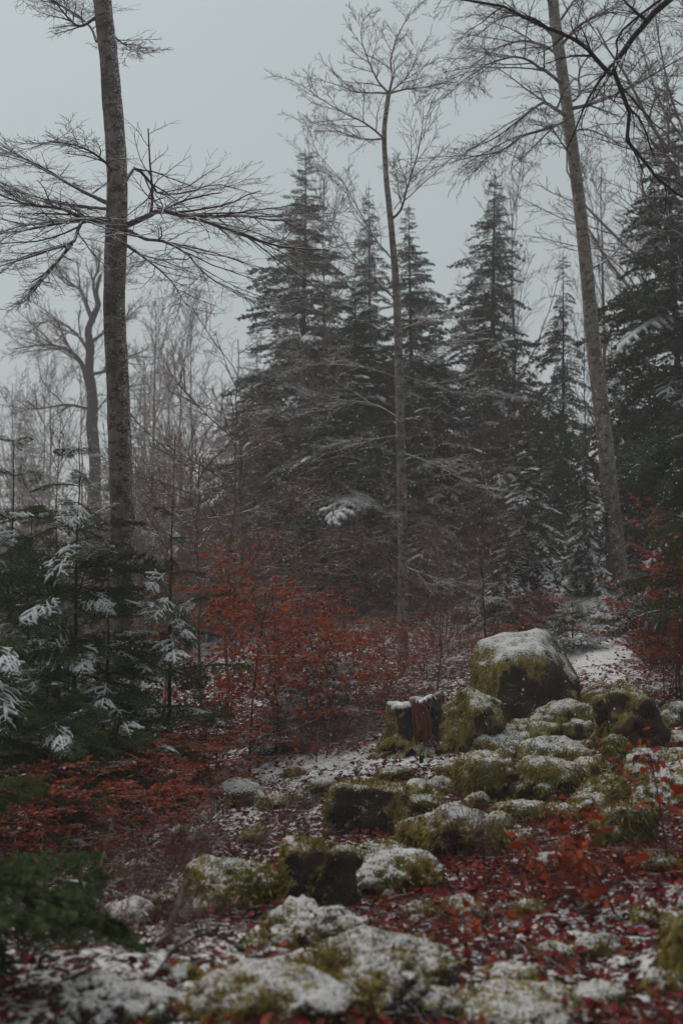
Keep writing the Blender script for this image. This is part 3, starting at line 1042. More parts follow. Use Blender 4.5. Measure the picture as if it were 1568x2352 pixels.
fir('tallest pointed fir of the central clump, tip reaching into the sky', 690, 345, 34, 0, .3, 1.15)
fir('slim fir between the pointed fir and the central bare trunk', 858, 430, 38, 1, 1.1, .85)
fir('broad fir showing its tip behind the central bare trunk', 952, 468, 35, 0, 2.0, 1.0)
fir('wide snow patched fir on the rise behind the big boulder', 1128, 388, 33, 1, .7, 1.05)
fir('smaller fir with bent top in front of the bare sky gap', 1292, 578, 31, 2, 2.4, .8)
fir('dark drooping fir towering at the picture edge beyond the leaning beech', 1570, 190, 24, 0, 4.0, .95)
fir('dark fir behind the leaning beech trunk', 1450, 640, 30, 2, 1.0, .8)
fir('young snow laden fir before the rise, bent white boughs', 1212, 985, 21, 3, .4, 1.1)
fir('second young snowy fir close to the leaning beech foot', 1345, 1050, 22, 3, 2.1, .95)
fir('broad dark green fir filling the foot of the central clump', 820, 640, 27, 0, 3.3, 1.15)
fir('short dark fir in front of the pointed fir', 610, 850, 30, 1, 5.0, 1.3)
fir('low green fir behind the foot of the central bare trunk', 1000, 760, 26, 0, 1.7, 1.15)
fir('snowy little fir beside the far outcrop', 1165, 1170, 20, 3, 3.2, 1.2)
fir('hazy fir showing between bare trees beyond the big trunk', 590, 760, 75, 0, .5, 1.2)
fir('far hazy fir low behind the oak', 60, 930, 85, 1, 4.4, 1.2)
fir('far hazy fir just beside the big trunk', 330, 880, 90, 2, .9, 1.3)
fir('fir half hidden at the picture edge under the drooping fir', 1590, 880, 19, 2, .2, 1.1)
for k, (x, y, h) in enumerate([(-5.0, -4.6, 15), (4.6, -6.0, 16), (-.5, -8.5, 17), (8.6, -2.5, 14), (-9.0, -2.0, 14), (-3.0, -6.4, 18), (3.0, -6.6, 18), (.3, -6.0, 15)]):  # out-of-view firs, added behind the camera only to shade the foreground
    fir('tall unseen fir added behind the viewpoint to shade the foreground', 0, 0, 0, (0, 1, 0)[k % 3], k * 1.3, 1.25, 'unseen firs added behind the viewpoint for shade', loc=(x, y, hz(x, y)), H=h)

# near young firs: every branch its own part
BR = []
for k in range(4):
    g, _ = fir_branch(200 + k, 1.2, 14, .16 + .07 * k, .12, 5, (90, 40, 18), .032, .0052, wig=.07)
    BR.append((g.mesh('branch', M['needle'], False), None))
BS = []
for k in range(4):
    g, s = fir_branch(300 + k, 1.1, 13, .34 + .08 * k, .12, 5, (80, 40, 18), .032, .0055, .56 + .04 * k, .017, .15, .54, snow_t=.36)
    BS.append((g.mesh('branch', M['needle'], False), s.mesh('snow', M['snow'])))
BL = []
for k in range(3):
    g, s = fir_branch(400 + k, 1.2, 12, .2 + .07 * k, .10, 4, (80, 36, 16), .032, .0052, .40, .009, .10, .44, snow_t=.2)
    BL.append((g.mesh('branch', M['needle'], False), s.mesh('snow', M['snow'])))


def put_branch(root, kind, loc, az, pitch, scale, roll=0.0, sz=None):
    me, sn = kind
    o = link('branch', me, root)
    o.location = loc
    o.rotation_euler = (pitch, roll, az)
    o.scale = (scale, scale, scale)
    if sn is not None:
        link('snow', sn, o)
    return o


def young_fir(label, dx, topy, Y, seed, Lmax=1.3, nwh=9, snowy=(), z0=.12, frost=.3, r=.035, dens=5, lean=0.0, skip_top=.04):
    rg = np.random.default_rng(seed)
    x = at(dx, 1330, Y)[0]
    b = hz(x, Y)
    top = at(dx, topy, Y)
    H = top[2] - b
    root = empty('young_fir', (x, Y, b))
    g = Geo()
    zt = np.linspace(-.15, H, 16)
    P = np.stack([lean * (zt / H) ** 2 + np.cumsum(rg.normal(0, .006, 16)), np.cumsum(rg.normal(0, .006, 16)), zt], -1)
    tubes(g, P, np.maximum(r * (1 - zt / H * .93), .005), 8)
    g.obj('trunk', M['dark_bark'], root)

    def tp(z):
        return np.array([np.interp(z, zt, P[:, k]) for k in range(3)])
    for w in range(nwh):
        u = z0 + (1 - z0 - skip_top) * (w + rg.uniform(-.2, .2)) / (nwh - 1)
        u = min(max(u, z0), .985)
        nb = dens if u < .85 else 4
        a0 = rg.random() * 6.28
        for k in range(nb):
            ln = Lmax * (1 - u) ** .7 * rg.uniform(.7, 1.15) + .12
            az = a0 + 6.283 * k / nb + rg.normal(0, .2)
            kind = BL[rg.integers(0, 3)] if rg.random() < frost else BR[rg.integers(0, 4)]
            put_branch(root, kind, tp(u * H), az, -.20 + .55 * u + rg.normal(0, .22), ln / 1.2, rg.normal(0, .5))
    for (sx, sy, ln, out) in snowy:
        # a laden bough that reaches out towards the open side and hangs down at the end
        yy = Y - out
        tip = at(sx, sy, yy) - np.array([x, Y, b])
        hub_z = min(tip[2] + ln * .28 + .12, H * .96)
        hub = tp(hub_z)
        d = tip - hub
        az = math.atan2(-d[0], d[1])
        L = float(np.hypot(d[0], d[1])) + .05
        pitch = math.atan2(d[2], L) + .16
        put_branch(root, BS[rg.integers(0, 4)], hub, az, pitch, max(L, ln) / 1.1 * .88, rg.normal(0, .3))
    return tag(root, label, 'fir')


young_fir('young fir with white laden boughs in front of the big beech trunk', 178, 1015, 10.2, 51, 1.5, 10, frost=.42, dens=6,
          snowy=[(195, 1205, .5, .7), (85, 1320, .8, .9), (250, 1420, .7, .6), (165, 1560, .8, .9), (150, 1740, .8, 1.0), (20, 1440, .8, .8)])
young_fir('thin young fir with open frosted whorls beside the big beech trunk', 392, 1150, 10.6, 52, .95, 9, frost=.5, dens=5, r=.03,
          snowy=[(355, 1365, .5, .5), (368, 1420, .4, .7), (450, 1475, .6, .5), (385, 1520, .4, .8), (330, 1790, .9, .9), (345, 1885, .9, 1.2)])
young_fir('young fir at the picture edge behind the laden one', 22, 990, 12.2, 53, 1.5, 10, frost=.25, dens=6, snowy=[(40, 1260, .6, .5)])
young_fir('bushy dark young fir low in the shadow below the laden one', 110, 1560, 8.6, 54, 1.25, 7, frost=.15, dens=7, snowy=[(150, 1745, .7, .5)])
young_fir('small fir in deep shade beside the big trunk foot', 270, 1640, 9.2, 60, .9, 6, frost=.2, dens=6)
young_fir('very near fir whose blurred boughs enter from the picture edge', -270, 1560, 4.0, 55, 1.15, 7, frost=.0, dens=5)
young_fir('slim dark fir filling the gap behind the laden one', 70, 1180, 11.4, 61, 1.3, 9, frost=.2, dens=6)
young_fir('dense dark green fir between the laden one and the trunk', 235, 1330, 9.9, 63, 1.1, 8, frost=.22, dens=7, snowy=[(230, 1640, .6, .6), (285, 1700, .6, .7)])
young_fir('dark fir along the picture edge above the copper bushes', -30, 1420, 8.9, 64, 1.2, 7, frost=.15, dens=7, snowy=[(30, 1560, .7, .6), (60, 1650, .6, .8)])
young_fir('green fir reaching in from the picture edge above the twigs', 1615, 900, 12.0, 56, 1.45, 9, frost=.25, dens=5, z0=.3)
young_fir('small frosted fir seedling behind the largest boulder', 1310, 1385, 15.8, 57, .7, 6, frost=.9, dens=6, r=.02)
young_fir('snow dusted fir sapling among the red saplings', 742, 1490, 13.2, 58, .95, 6, frost=.9, dens=6, r=.02)
young_fir('small grey fir seedling on the white bank', 690, 1840, 9.2, 59, .35, 4, frost=.4, dens=5, r=.012)
young_fir('little frosted fir seedling at the edge of the red saplings', 640, 1640, 12.2, 62, .55, 5, frost=.7, dens=5, r=.015)

# ------------------------------------------------------------------ bare trees
def trunk_geo(P, Rr, sides, seed, n, rough=.05, flare=0.0):
    P = resample(P, n)
    Rr = np.interp(np.linspace(0, 1, n), np.linspace(0, 1, len(Rr)), Rr)
    rg = np.random.default_rng(seed)
    a = np.arange(sides) * 2 * math.pi / sides
    ringd = np.stack([np.cos(a), np.sin(a), np.zeros(sides)], -1)
    V = P[:, None] + ringd[None] * Rr[:, None, None]
    q = np.stack([np.cos(a)[None] * .6 + P[:, None, 2] * 0, np.sin(a)[None] * .6 + P[:, None, 2] * 0, np.broadcast_to(P[:, 2:3], (n, sides))], -1)
    dsp = rough * fbm(q * np.array([2.2, 2.2, 1.2]) + seed, 4, seed) + rough * .5 * fbm(q * np.array([9, 9, 7]) + seed, 2, seed + 1)
    if flare:
        hgt = (P[:, 2] - P[0, 2])[:, None]
        dsp = dsp + flare * np.exp(-hgt / .35) * (1 + .5 * np.cos(a[None] * 4 + seed))
    V = V + ringd[None] * (Rr[:, None] * dsp)[..., None]
    g = Geo()
    i = np.arange(n - 1)[:, None] * sides
    s = np.arange(sides)[None]
    s2 = (s + 1) % sides
    g.add(V.reshape(-1, 3), np.stack([i + s, i + s2, i + sides + s2, i + sides + s], -1).reshape(-1, 4))
    return g


def limb(parent, pts, r0, r1, seed, off, k=(9, 7, 5), ratio=(.52, .48, .45), flat=.8, wood=None, twig=None, up=.01, wig=.085, t0=.16, ang=.6, rmin=.0026):
    """one main limb with its side branches; the fine twigs hang on it as a sub-part"""
    rg = np.random.default_rng(seed)
    n = 14
    A = resample(pts, n)
    A[2:] += np.cumsum(rg.normal(0, .006, (n - 2, 3)) * np.linalg.norm(A[-1] - A[0]), 0) * .35
    A = (A - off)[None]
    AR = np.linspace(r0, r1, n)[None]
    g = Geo()
    tubes(g, A, AR, 7)
    C, CR = grow(A, AR, k[0], t0, .98, ratio[0], ang, 8, wig, up, flat, .45, .62, .005, rg)
    tubes(g, C, CR, 5)
    o = g.obj('limb', wood or M['dark_bark'], parent)
    t = Geo()
    D, DR = grow(C, CR, k[1], .15, .98, ratio[1], .6, 6, wig * 1.1, up, flat, .4, .6, rmin * 1.2, rg, .12)
    tubes(t, D, DR, 3)
    E, ER = grow(D, DR, k[2], .15, .98, ratio[2], .65, 4, wig * 1.3, up, flat * .7, .35, .7, rmin, rg, .06)
    tubes(t, E, ER, 3)
    A2, AR2 = grow(A, AR, k[0], .3, 1.0, ratio[0] * .35, .9, 5, wig, up, flat * .6, .4, .4, rmin * 1.3, rg)
    tubes(t, A2, AR2, 3)
    F_, FR = grow(A2, AR2, 4, .2, 1.0, .45, .8, 4, wig, up, flat, .4, .7, rmin, rg)
    tubes(t, F_, FR, 3)
    w = t.obj('twigs', twig or M['twig'], o)
    w['kind'] = 'stuff'
    return o


def px_poly(Y, pl):
    """(dx, dy, depth offset) list -> world points"""
    return np.array([at(q[0], q[1], Y + (q[2] if len(q) > 2 else 0)) for q in pl])


def main_tree(name, label, Y, trunk, limbs, seed, wood, twig, sides=40, n=150, cat='tree', k=(9, 7, 5), flare=.35, rough=.06, limb_wood=None, up=.01, rmin=.0028, flat=.7):
    pts = px_poly(Y, [(x, y) for x, y, w in trunk])
    rad = [w / FD * Y / 2 for x, y, w in trunk]
    b = pts[0].copy()
    root = empty(name, tuple(b))
    g = trunk_geo(pts - b, rad, sides, seed, n, rough, flare)
    g.obj('trunk', wood, root)
    for j, (r0, pl) in enumerate(limbs):
        limb(root, px_poly(Y, pl), r0 * .8, r0 * .13, seed * 100 + j, b, k, wood=limb_wood or M['twig'], twig=twig, up=up, rmin=rmin, flat=flat)
    return tag(root, label, cat)


main_tree('beech_tree', 'thick grey beech trunk with a flat whorl of bare boughs, nearest tall tree', 13.0,
          [(298, 1900, 70), (296, 1750, 62), (292, 1550, 58), (287, 1350, 56), (280, 1150, 55), (273, 950, 53), (264, 750, 50), (263, 650, 49), (267, 520, 51), (269, 420, 48),
           (264, 300, 46), (255, 200, 45), (246, 100, 44), (236, 0, 42), (222, -160, 40), (212, -320, 38)],
          [(.052, [(285, 520), (330, 500, -.3), (365, 480, -.5), (440, 495, -.9), (540, 525, -1.3), (640, 560, -1.6), (760, 572, -1.9)]),
           (.040, [(365, 480, -.5), (420, 492, .0), (500, 495, .2), (560, 493, .4), (640, 508, .7), (740, 500, 1.0)]),
           (.036, [(285, 525), (330, 545, -.5), (380, 552, -.9), (430, 580, -1.4), (480, 630, -1.8), (560, 680, -2.2)]),
           (.032, [(283, 430), (310, 385, .3), (345, 420, .6), (365, 445, .8), (430, 440, 1.2), (500, 420, 1.6), (580, 440, 2.0)]),
           (.046, [(255, 505), (190, 500, -.4), (140, 480, -.7), (60, 470, -1.1), (-40, 430, -1.6)]),
           (.040, [(255, 470), (190, 440, .4), (120, 400, .8), (60, 368, 1.2), (-20, 350, 1.6)]),
           (.036, [(255, 510), (200, 505, -.8), (130, 520, -1.4), (60, 530, -2.0), (-30, 545, -2.6)]),
           (.034, [(255, 515), (190, 510, -.9), (165, 560, -1.3), (100, 580, -1.8), (30, 600, -2.3), (-40, 625, -2.7)]),
           (.030, [(255, 480), (180, 475, .8), (100, 460, 1.6), (10, 440, 2.4)]),
           (.028, [(258, 395), (240, 370, -.5), (200, 345, -.9), (150, 330, -1.3), (110, 325, -1.6)]),
           (.026, [(285, 560), (330, 590, .6), (390, 640, 1.2), (430, 700, 1.6)]),
           (.030, [(165, 560, -1.3), (110, 630, -1.6), (60, 690, -1.8)]),
           (.030, [(220, 40), (180, 60, -.3), (140, 20, -.6), (100, -40, -.9)]),
           (.024, [(222, 95), (205, 60, .5), (150, 20, .8), (90, 0, 1.1), (20, -30, 1.4)]),
           (.018, [(258, 80), (285, 100, .8), (320, 120, 1.2)])],
          5, M['beech'], M['twig'], 48, 260, k=(12, 7, 5), rmin=.0030, rough=.11, flat=.93)
main_tree('beech_tree', 'leaning beech with spreading drooping boughs on the rise', 22.0,
          [(1418, 1400, 60), (1416, 1320, 48), (1406, 1180, 38), (1392, 1050, 37), (1378, 920, 36), (1362, 790, 34), (1348, 640, 31), (1334, 500, 29), (1319, 380, 28), (1302, 250, 27), (1287, 140, 26), (1274, 50, 26),
           (1266, -40, 25), (1255, -170, 22), (1250, -300, 20)],
          [(.060, [(1305, 270), (1275, 250, -.3), (1245, 235, -.6), (1200, 265, -1), (1140, 310, -1.5), (1070, 340, -2)]),
           (.055, [(1305, 275), (1270, 290, -.3), (1200, 310, -.8), (1150, 345, -1.2), (1080, 360, -1.8), (1030, 380, -2.2)]),
           (.055, [(1280, 125), (1250, 105, .3), (1190, 95, .8), (1120, 120, 1.4), (1050, 180, 2)]),
           (.05, [(1285, 190), (1250, 160, -1), (1190, 130, -1.6), (1120, 150, -2.2), (1040, 200, -3)]),
           (.05, [(1278, 90), (1220, 40, .4), (1150, 40, 1), (1080, 90, 1.4)]),
           (.06, [(1308, 250), (1350, 240, -.4), (1420, 215, -1), (1500, 170, -1.6), (1600, 110, -2.4)]),
           (.05, [(1300, 240), (1330, 215, .8), (1335, 150, 1.2), (1400, 90, 1.8), (1480, 60, 2.4)]),
           (.05, [(1283, 110), (1330, 60, -.6), (1400, 30, -1.2), (1500, 40, -1.9)]),
           (.045, [(1275, 60), (1320, 0, .6), (1380, -60, 1.2), (1470, -80, 1.8)]),
           (.045, [(1270, 20), (1230, -40, -.6), (1160, -60, -1.2), (1060, -30, -1.8)]),
           (.03, [(1312, 360), (1290, 330, -.6), (1270, 300, -1), (1240, 260, -1.4)]),
           (.035, [(1345, 620), (1390, 600, .6), (1430, 560, 1.2), (1450, 510, 1.6)]),
           (.03, [(1308, 300), (1360, 300, 1), (1420, 330, 1.8), (1470, 350, 2.4)])],
          6, M['beech_far'], M['twig'], 32, 130, k=(11, 8, 6), up=-.015, rmin=.005)
main_tree('beech_tree', 'slender pale beech with forked bare crown in the middle', 19.5,
          [(926, 1600, 34), (926, 1540, 26), (925, 1400, 23), (924, 1200, 22), (919, 1000, 21), (915, 800, 19), (908, 640, 17), (900, 540, 15), (893, 470, 14), (886, 400, 12), (882, 310, 11.5), (886, 260, 11), (893, 212, 10)],
          [(.036, [(893, 214), (900, 180), (898, 130, .2), (920, 70, .4), (945, 20, .6)]),
           (.03, [(893, 214), (870, 190, -.3), (850, 150, -.6), (830, 90, -.8), (835, 40, -1)]),
           (.032, [(893, 214), (860, 213, .3), (820, 210, .6), (780, 195, .9), (730, 180, 1.1)]),
           (.03, [(893, 214), (930, 205, -.3), (980, 200, -.8), (1030, 185, -1.2)]),
           (.028, [(893, 214), (925, 185, .5), (950, 150, .8), (960, 110, 1)]),
           (.03, [(881, 318), (860, 300, -.3), (830, 280, -.6), (795, 265, -.9), (740, 230, -1.2), (690, 190, -1.4)]),
           (.03, [(881, 318), (850, 320, .4), (810, 310, .8), (770, 300, 1.1), (720, 300, 1.4)]),
           (.034, [(903, 500), (922, 480, -.3), (935, 430, -.5), (950, 380, -.7), (965, 310, -.9), (970, 240, -1)]),
           (.02, [(905, 480), (930, 440, .4), (930, 410, .7), (905, 390, .9)]),
           (.026, [(905, 600), (870, 560, .3), (830, 490, .6), (790, 420, .8), (720, 340, 1)]),
           (.022, [(910, 690), (860, 640, -.4), (800, 560, -.8), (760, 500, -1)]),
           (.02, [(916, 840), (960, 825, -.3), (1010, 800, -.5), (1060, 770, -.8)]),
           (.02, [(918, 860), (980, 880, .3), (1060, 900, .6), (1150, 895, 1)]),
           (.02, [(915, 870), (860, 850, -.3), (800, 840, -.6), (720, 835, -1), (640, 820, -1.4)]),
           (.02, [(918, 1000), (850, 1010, .3), (780, 1020, .6), (680, 1060, 1)]),
           (.02, [(921, 1040), (980, 1060, -.3), (1060, 1100, -.6), (1130, 1130, -1)]),
           (.016, [(922, 1200), (890, 1180, -.3), (860, 1150, -.6), (800, 1160, -1)]),
           (.016, [(924, 1300), (980, 1320, -.4), (1050, 1350, -.8), (1130, 1380, -1)]),
           (.018, [(916, 960), (860, 930, .6), (780, 920, 1.0), (690, 930, 1.4), (600, 950, 1.8)]),
           (.018, [(914, 760), (960, 740, .4), (1010, 730, .8), (1080, 740, 1.2)])],
          7, M['beech_far'], M['twig_pale'], 24, 130, k=(10, 7, 5), limb_wood=M['twig_pale'], rmin=.0042, flare=.2)
main_tree('oak_tree', 'hazy old oak with crooked bare boughs behind the big trunk', 46.0,
          [(222, 1330, 30), (216, 1150, 28), (219, 1060, 27), (211, 980, 25), (214, 920, 24), (205, 860, 21), (208, 800, 19), (204, 760, 17), (216, 725, 15), (226, 700, 12), (222, 670, 9), (232, 630, 6)],
          [(.17, [(207, 900), (185, 830, -.4), (150, 800, -.8), (100, 790, -1.2), (30, 800, -1.8)]),
           (.15, [(214, 740), (195, 690, .4), (180, 660, .8), (150, 650, 1.0), (135, 610, 1.2)]),
           (.13, [(206, 810), (180, 770, .6), (140, 740, 1.2), (100, 740, 1.8), (60, 770, 2)]),
           (.11, [(224, 700), (215, 650, -.5), (230, 610, -.8), (215, 580, -1)]),
           (.12, [(206, 790), (245, 760, .5), (280, 740, 1), (320, 700, 1.4)]),
           (.12, [(208, 860), (245, 850, -.5), (290, 820, -1), (340, 800, -1.6)]),
           (.11, [(212, 940), (150, 930, .4), (80, 940, .8), (0, 930, 1.2)]),
           (.05, [(250, 660), (285, 640, .4), (310, 600, .6)]),
           (.05, [(211, 960), (260, 900, .6), (300, 890, 1), (350, 880, 1.4)])],
          8, M['dark_bark'], M['twig_mauve'], 20, 90, k=(12, 8, 5), up=.03, rmin=.008, flat=.3, rough=.3)

# beech outside the picture whose dark bough hangs into the upper corner
x0 = 6.3
b0 = np.array([x0, 8.5, hz(x0, 8.5)])
root = empty('beech_tree', tuple(b0))
g = trunk_geo(np.array([[0, 0, -.2], [.05, 0, 2], [.02, .1, 5], [-.1, .1, 8], [-.1, .1, 11.5]]), [.27, .22, .2, .17, .12], 24, 9, 60, .06, .4)
g.obj('trunk', M['beech'], root)
lp = px_poly(8.5, [(1840, -330), (1700, -200), (1560, -20), (1500, 30), (1450, 85), (1420, 130), (1405, 172), (1428, 215), (1442, 262), (1438, 325), (1465, 365), (1500, 412), (1545, 445), (1590, 470)])
lp[0] = b0 + np.array([-.1, .1, 7.6])
limb(root, lp, .034, .008, 901, b0, (10, 5, 3), (.16, .4, .4), .6, M['twig_dark'], M['twig_dark'], -.01, .10, .25, .8)
lp = px_poly(8.5, [(1405, 172), (1380, 150), (1340, 105), (1290, 78), (1220, 50), (1150, 12), (1060, 0), (960, -30), (860, -40)])
limb(root, lp, .022, .005, 902, b0, (12, 6, 4), (.20, .4, .4), .6, M['twig_dark'], M['twig_dark'], -.01, .10, .1, .8)
lp = px_poly(8.6, [(1600, -60), (1500, 10), (1420, 75), (1415, 120), (1395, 175), (1370, 215), (1340, 250)])
limb(root, lp, .014, .003, 903, b0, (8, 5, 3), (.2, .4, .4), .6, M['twig_dark'], M['twig_dark'], -.02, .10, .1, .8)
for j, (zz, dx_, dy_, dz_) in enumerate([(8.2, -2.0, 2.6, 1.6), (8.8, 2.2, .5, 1.8), (9.2, -1.2, -2.6, 1.8), (7.2, 1.5, 2.2, .9), (9.8, -2.5, .5, 1.6), (10.6, .6, 1.5, 1.8)]):
    p0 = b0 + np.array([-.1, .1, zz])
    limb(root, np.array([p0, p0 + np.array([dx_, dy_, dz_]) * .5 + np.array([0, 0, .2]), p0 + np.array([dx_, dy_, dz_])]), .05, .008, 910 + j, b0, (8, 5, 4))
tag(root, 'dark bough hanging into the upper corner from a beech beyond the picture edge', 'tree')


# smaller bare trees, copied from three patterns
def bare_template(seed, H, r, k=(13, 9, 6, 4), spread=.6, up=.07, wood=None, twig=None, t0=.25, rmin=.006, ratio=.38):
    rg = np.random.default_rng(seed)
    z = np.linspace(-.3, H, 16)
    P = np.stack([np.cumsum(rg.normal(0, .035, 16)), np.cumsum(rg.normal(0, .035, 16)), z], -1)[None]
    PR = np.maximum(r * (1 - np.clip(z, 0, H) / H * .93), .01)[None]
    a, b, c = Geo(), Geo(), Geo()
    tubes(a, P, PR, 9)
    C, CR = grow(P, PR, k[0], t0, .97, ratio, spread, 9, .10, up, 0, .55, .55, .012, rg)
    tubes(b, C, CR, 5)
    D, DR = grow(C, CR, k[1], .15, .97, .42, .65, 7, .12, up * .7, .3, .4, .6, .008, rg)
    tubes(b, D, DR, 3)
    E, ER = grow(D, DR, k[2], .15, .98, .42, .65, 5, .12, up * .5, .3, .4, .6, rmin, rg)
    tubes(c, E, ER, 3)
    F_, FR = grow(E, ER, k[3], .2, .98, .5, .65, 3, .12, up * .5, .3, .4, .7, rmin * .8, rg)
    tubes(c, F_, FR, 3)
    return (a.mesh('trunk', wood or M['dark_bark']), b.mesh('branches', twig or M['twig_mauve']), c.mesh('twigs', twig or M['twig_mauve']))


BT = [bare_template(71, 12, .10, (16, 9, 6, 4)), bare_template(72, 12, .075, (18, 8, 6, 4), .45, .09), bare_template(73, 7, .05, (16, 6, 5, 3), .9, .03, None, M['twig_red'], .15, .005, .42)]
BT.append(bare_template(74, 5, .03, (20, 7, 5, 4), 1.15, .015, M['twig_tan'], M['twig_tan'], .18, .0042, .55))
BH = [12, 12, 7, 5]


def bare(label, dx, topy, Y, kind, rz, wide=1.0, group=None, name='bare_tree', cat='tree'):
    x = at(dx, 1330, Y)[0]
    b = hz(x, Y)
    H = at(dx, topy, Y)[2] - b
    root = empty(name, (x, Y, b), rz)
    s = H / BH[kind]
    root.scale = (s * wide, s * wide, s)
    for nm, me in zip(('trunk', 'branches', 'twigs'), BT[kind]):
        o = link(nm, me, root)
        if nm == 'twigs':
            o['kind'] = 'stuff'
    return tag(root, label, cat, group)


bare('hazy bare tree rising just beside the big trunk', 350, 690, 60, 0, .4)
bare('hazy thin bare tree before the pointed fir', 445, 700, 66, 1, 1.3)
bare('thin bare tree leaning over the central firs', 745, 420, 30, 1, 2.2, .9)
bare('bare birch like tree behind the snow patched fir', 1195, 430, 42, 1, .2, 1.1)
bare('bare tree in the sky gap beside the leaning beech', 1395, 395, 38, 0, 3.0, 1.0)
bare('faint bare tree at the picture edge behind the oak', 20, 880, 70, 0, 5.1)
bare('faint bare tree between oak and picture edge', 110, 820, 75, 1, 2.7, 1.1)
bare('slim bare sapling tree in front of the central firs', 560, 780, 26, 2, .7)
bare('slim reddish sapling tree right before the wide fir', 1105, 800, 24, 2, 1.9)
bare('slim reddish sapling in front of the snow patched fir', 1185, 860, 25, 2, 3.9)
bare('bare dark sapling on the slope above the largest boulder', 1115, 1190, 15.5, 2, .3, 1.3)
bare('bare pole tree beside the leaning beech', 1345, 620, 27, 1, 4.2, .6)
bare('thin bare tree at the picture corner under the dark bough', 1500, 560, 33, 1, 5.2)
bare('bare beech crown hanging over the upper corner from beyond the edge', 1690, -330, 19, 0, 1.1, 1.5)
bare('second bare crown in the upper corner behind the dark bough', 1600, -120, 26, 0, 4.4, 1.35)
bare('thin upright bare pole near the picture edge behind young firs', 135, 960, 20, 2, 5.5, .8)
for k, (dx, ty, Y, where) in enumerate([(520, 960, 17, 'over the tallest copper sapling'), (680, 930, 21, 'at the foot of the pointed fir'), 
                               (1000, 1010, 20.5, 'right of the central trunk'), (1130, 1060, 20, 'above the largest boulder'),
                               (460, 1050, 15, 'between thin fir and red clump'), (1010, 1290, 14.5, 'low over the leafy slope behind the stump'), (380, 1000, 19, 'behind the thin young fir')]):
    bare('tangled tan sapling with sweeping bare twigs ' + where, dx, ty, Y, 3, k * 2.1, 1.25, 'tangled tan saplings before the firs', 'bare_sapling', 'sapling')
rg = np.random.default_rng(55)
for k in range(16):
    dx = (-40, 300, 380, 420, 480, 520, 90, 180, 330, 640, 760, 1010, 1090, 1250, 1480, 560)[k]
    bare('thin bare sapling in the mauve thicket between beech and firs', dx, rg.uniform(790, 980), rg.uniform(40, 85), 2 if k % 3 else 1, rg.uniform(0, 6), rg.uniform(.8, 1.2), 'thin saplings of the mauve thicket', 'bare_sapling', 'sapling')


# thicket shrubs: many thin stems from one foot
def shrub_template(seed, H=2.6, stems=16, fan=.45, k=(7, 6, 4), twig=None, up=.05, rmin=.0035, r=.012):
    rg = np.random.default_rng(seed)
    a = rg.uniform(0, 6.283, stems)
    d = np.stack([np.cos(a) * fan * rg.uniform(.2, 1.3, stems), np.sin(a) * fan * rg.uniform(.2, 1.3, stems), np.ones(stems)], -1)
    d = norm(d)
    P = np.empty((stems, 8, 3))
    P[:, 0] = np.stack([np.cos(a), np.sin(a), a * 0], -1) * rg.uniform(0, .25, stems)[:, None] * H * .3 - np.array([0, 0, .08])
    ln = H * rg.uniform(.5, 1.1, stems)
    for j in range(1, 8):
        d = norm(d + rg.normal(0, .09, d.shape) + np.array([0, 0, -.02]))
        P[:, j] = P[:, j - 1] + d * (ln / 7)[:, None]
    PR = np.linspace(r, r * .3, 8)[None].repeat(stems, 0)
    s, t = Geo(), Geo()
    tubes(s, P, PR, 4)
    C, CR = grow(P, PR, k[0], .15, .98, .38, .75, 6, .1, up, .3, .45, .6, rmin * 1.4, rg)
    tubes(t, C, CR, 3)
    D, DR = grow(C, CR, k[1], .15, .98, .42, .7, 4, .12, up, .4, .4, .65, rmin, rg)
    tubes(t, D, DR, 3)
    E, ER = grow(D, DR, k[2], .2, .98, .45, .7, 3, .12, up, .4, .4, .7, rmin * .8, rg)
    tubes(t, E, ER, 3)
    return s, t, (P, PR, C, CR, D, DR, E, ER), rg


SH = []
for sd_, fan, tw in ((81, .5, 'twig_mauve'), (82, .8, 'twig_red'), (83, .4, 'twig_mauve'), (84, 1.0, 'twig_red')):
    s, t, _, _ = shrub_template(sd_, 2.6, 14, fan, (7, 6, 4))
    SH.append((s.mesh('stems', M[tw]), t.mesh('twigs', M[tw])))


def shrub(label, dx, Y, kind, H, rz, wide=1.0, group=None, dyz=0.0):
    x = at(dx, 1330, Y)[0]
    root = empty('bare_shrub', (x, Y, hz(x, Y) + dyz), rz)
    s = H / 2.6
    root.scale = (s * wide, s * wide, s)
    a = link('stems', SH[kind][0], root)
    b = link('twigs', SH[kind][1], root)
    a['kind'] = b['kind'] = 'stuff'
    return tag(root, label, 'shrub', group)


rg = np.random.default_rng(66)
for k in range(34):
    Y = rg.uniform(22, 60)
    dx = rg.uniform(-60, 640)
    shrub('mauve bare shrub in the thicket beyond the young firs', dx, Y, (0, 2, 0, 1)[k % 4], rg.uniform(.12, .17) * Y + 1.0, rg.uniform(0, 6), rg.uniform(.9, 1.3), 'mauve shrubs of the far thicket')
for k in range(10):
    Y = rg.uniform(20, 27)
    dx = rg.uniform(600, 1120)
    shrub('reddish brown bare shrub at the feet of the central firs', dx, Y, (1, 3)[k % 2], rg.uniform(1.6, 3.4), rg.uniform(0, 6), rg.uniform(.9, 1.3), 'reddish shrubs below the central firs')
for k in range(12):
    dx = rg.uniform(1470, 1640)
    Y = rg.uniform(12.2, 14.8)
    shrub('dense red brown twig bush on the slope at the picture edge', dx, Y, (1, 3)[k % 2], rg.uniform(.9, 1.5), rg.uniform(0, 6), 1.2, 'red twig bushes at the picture edge')
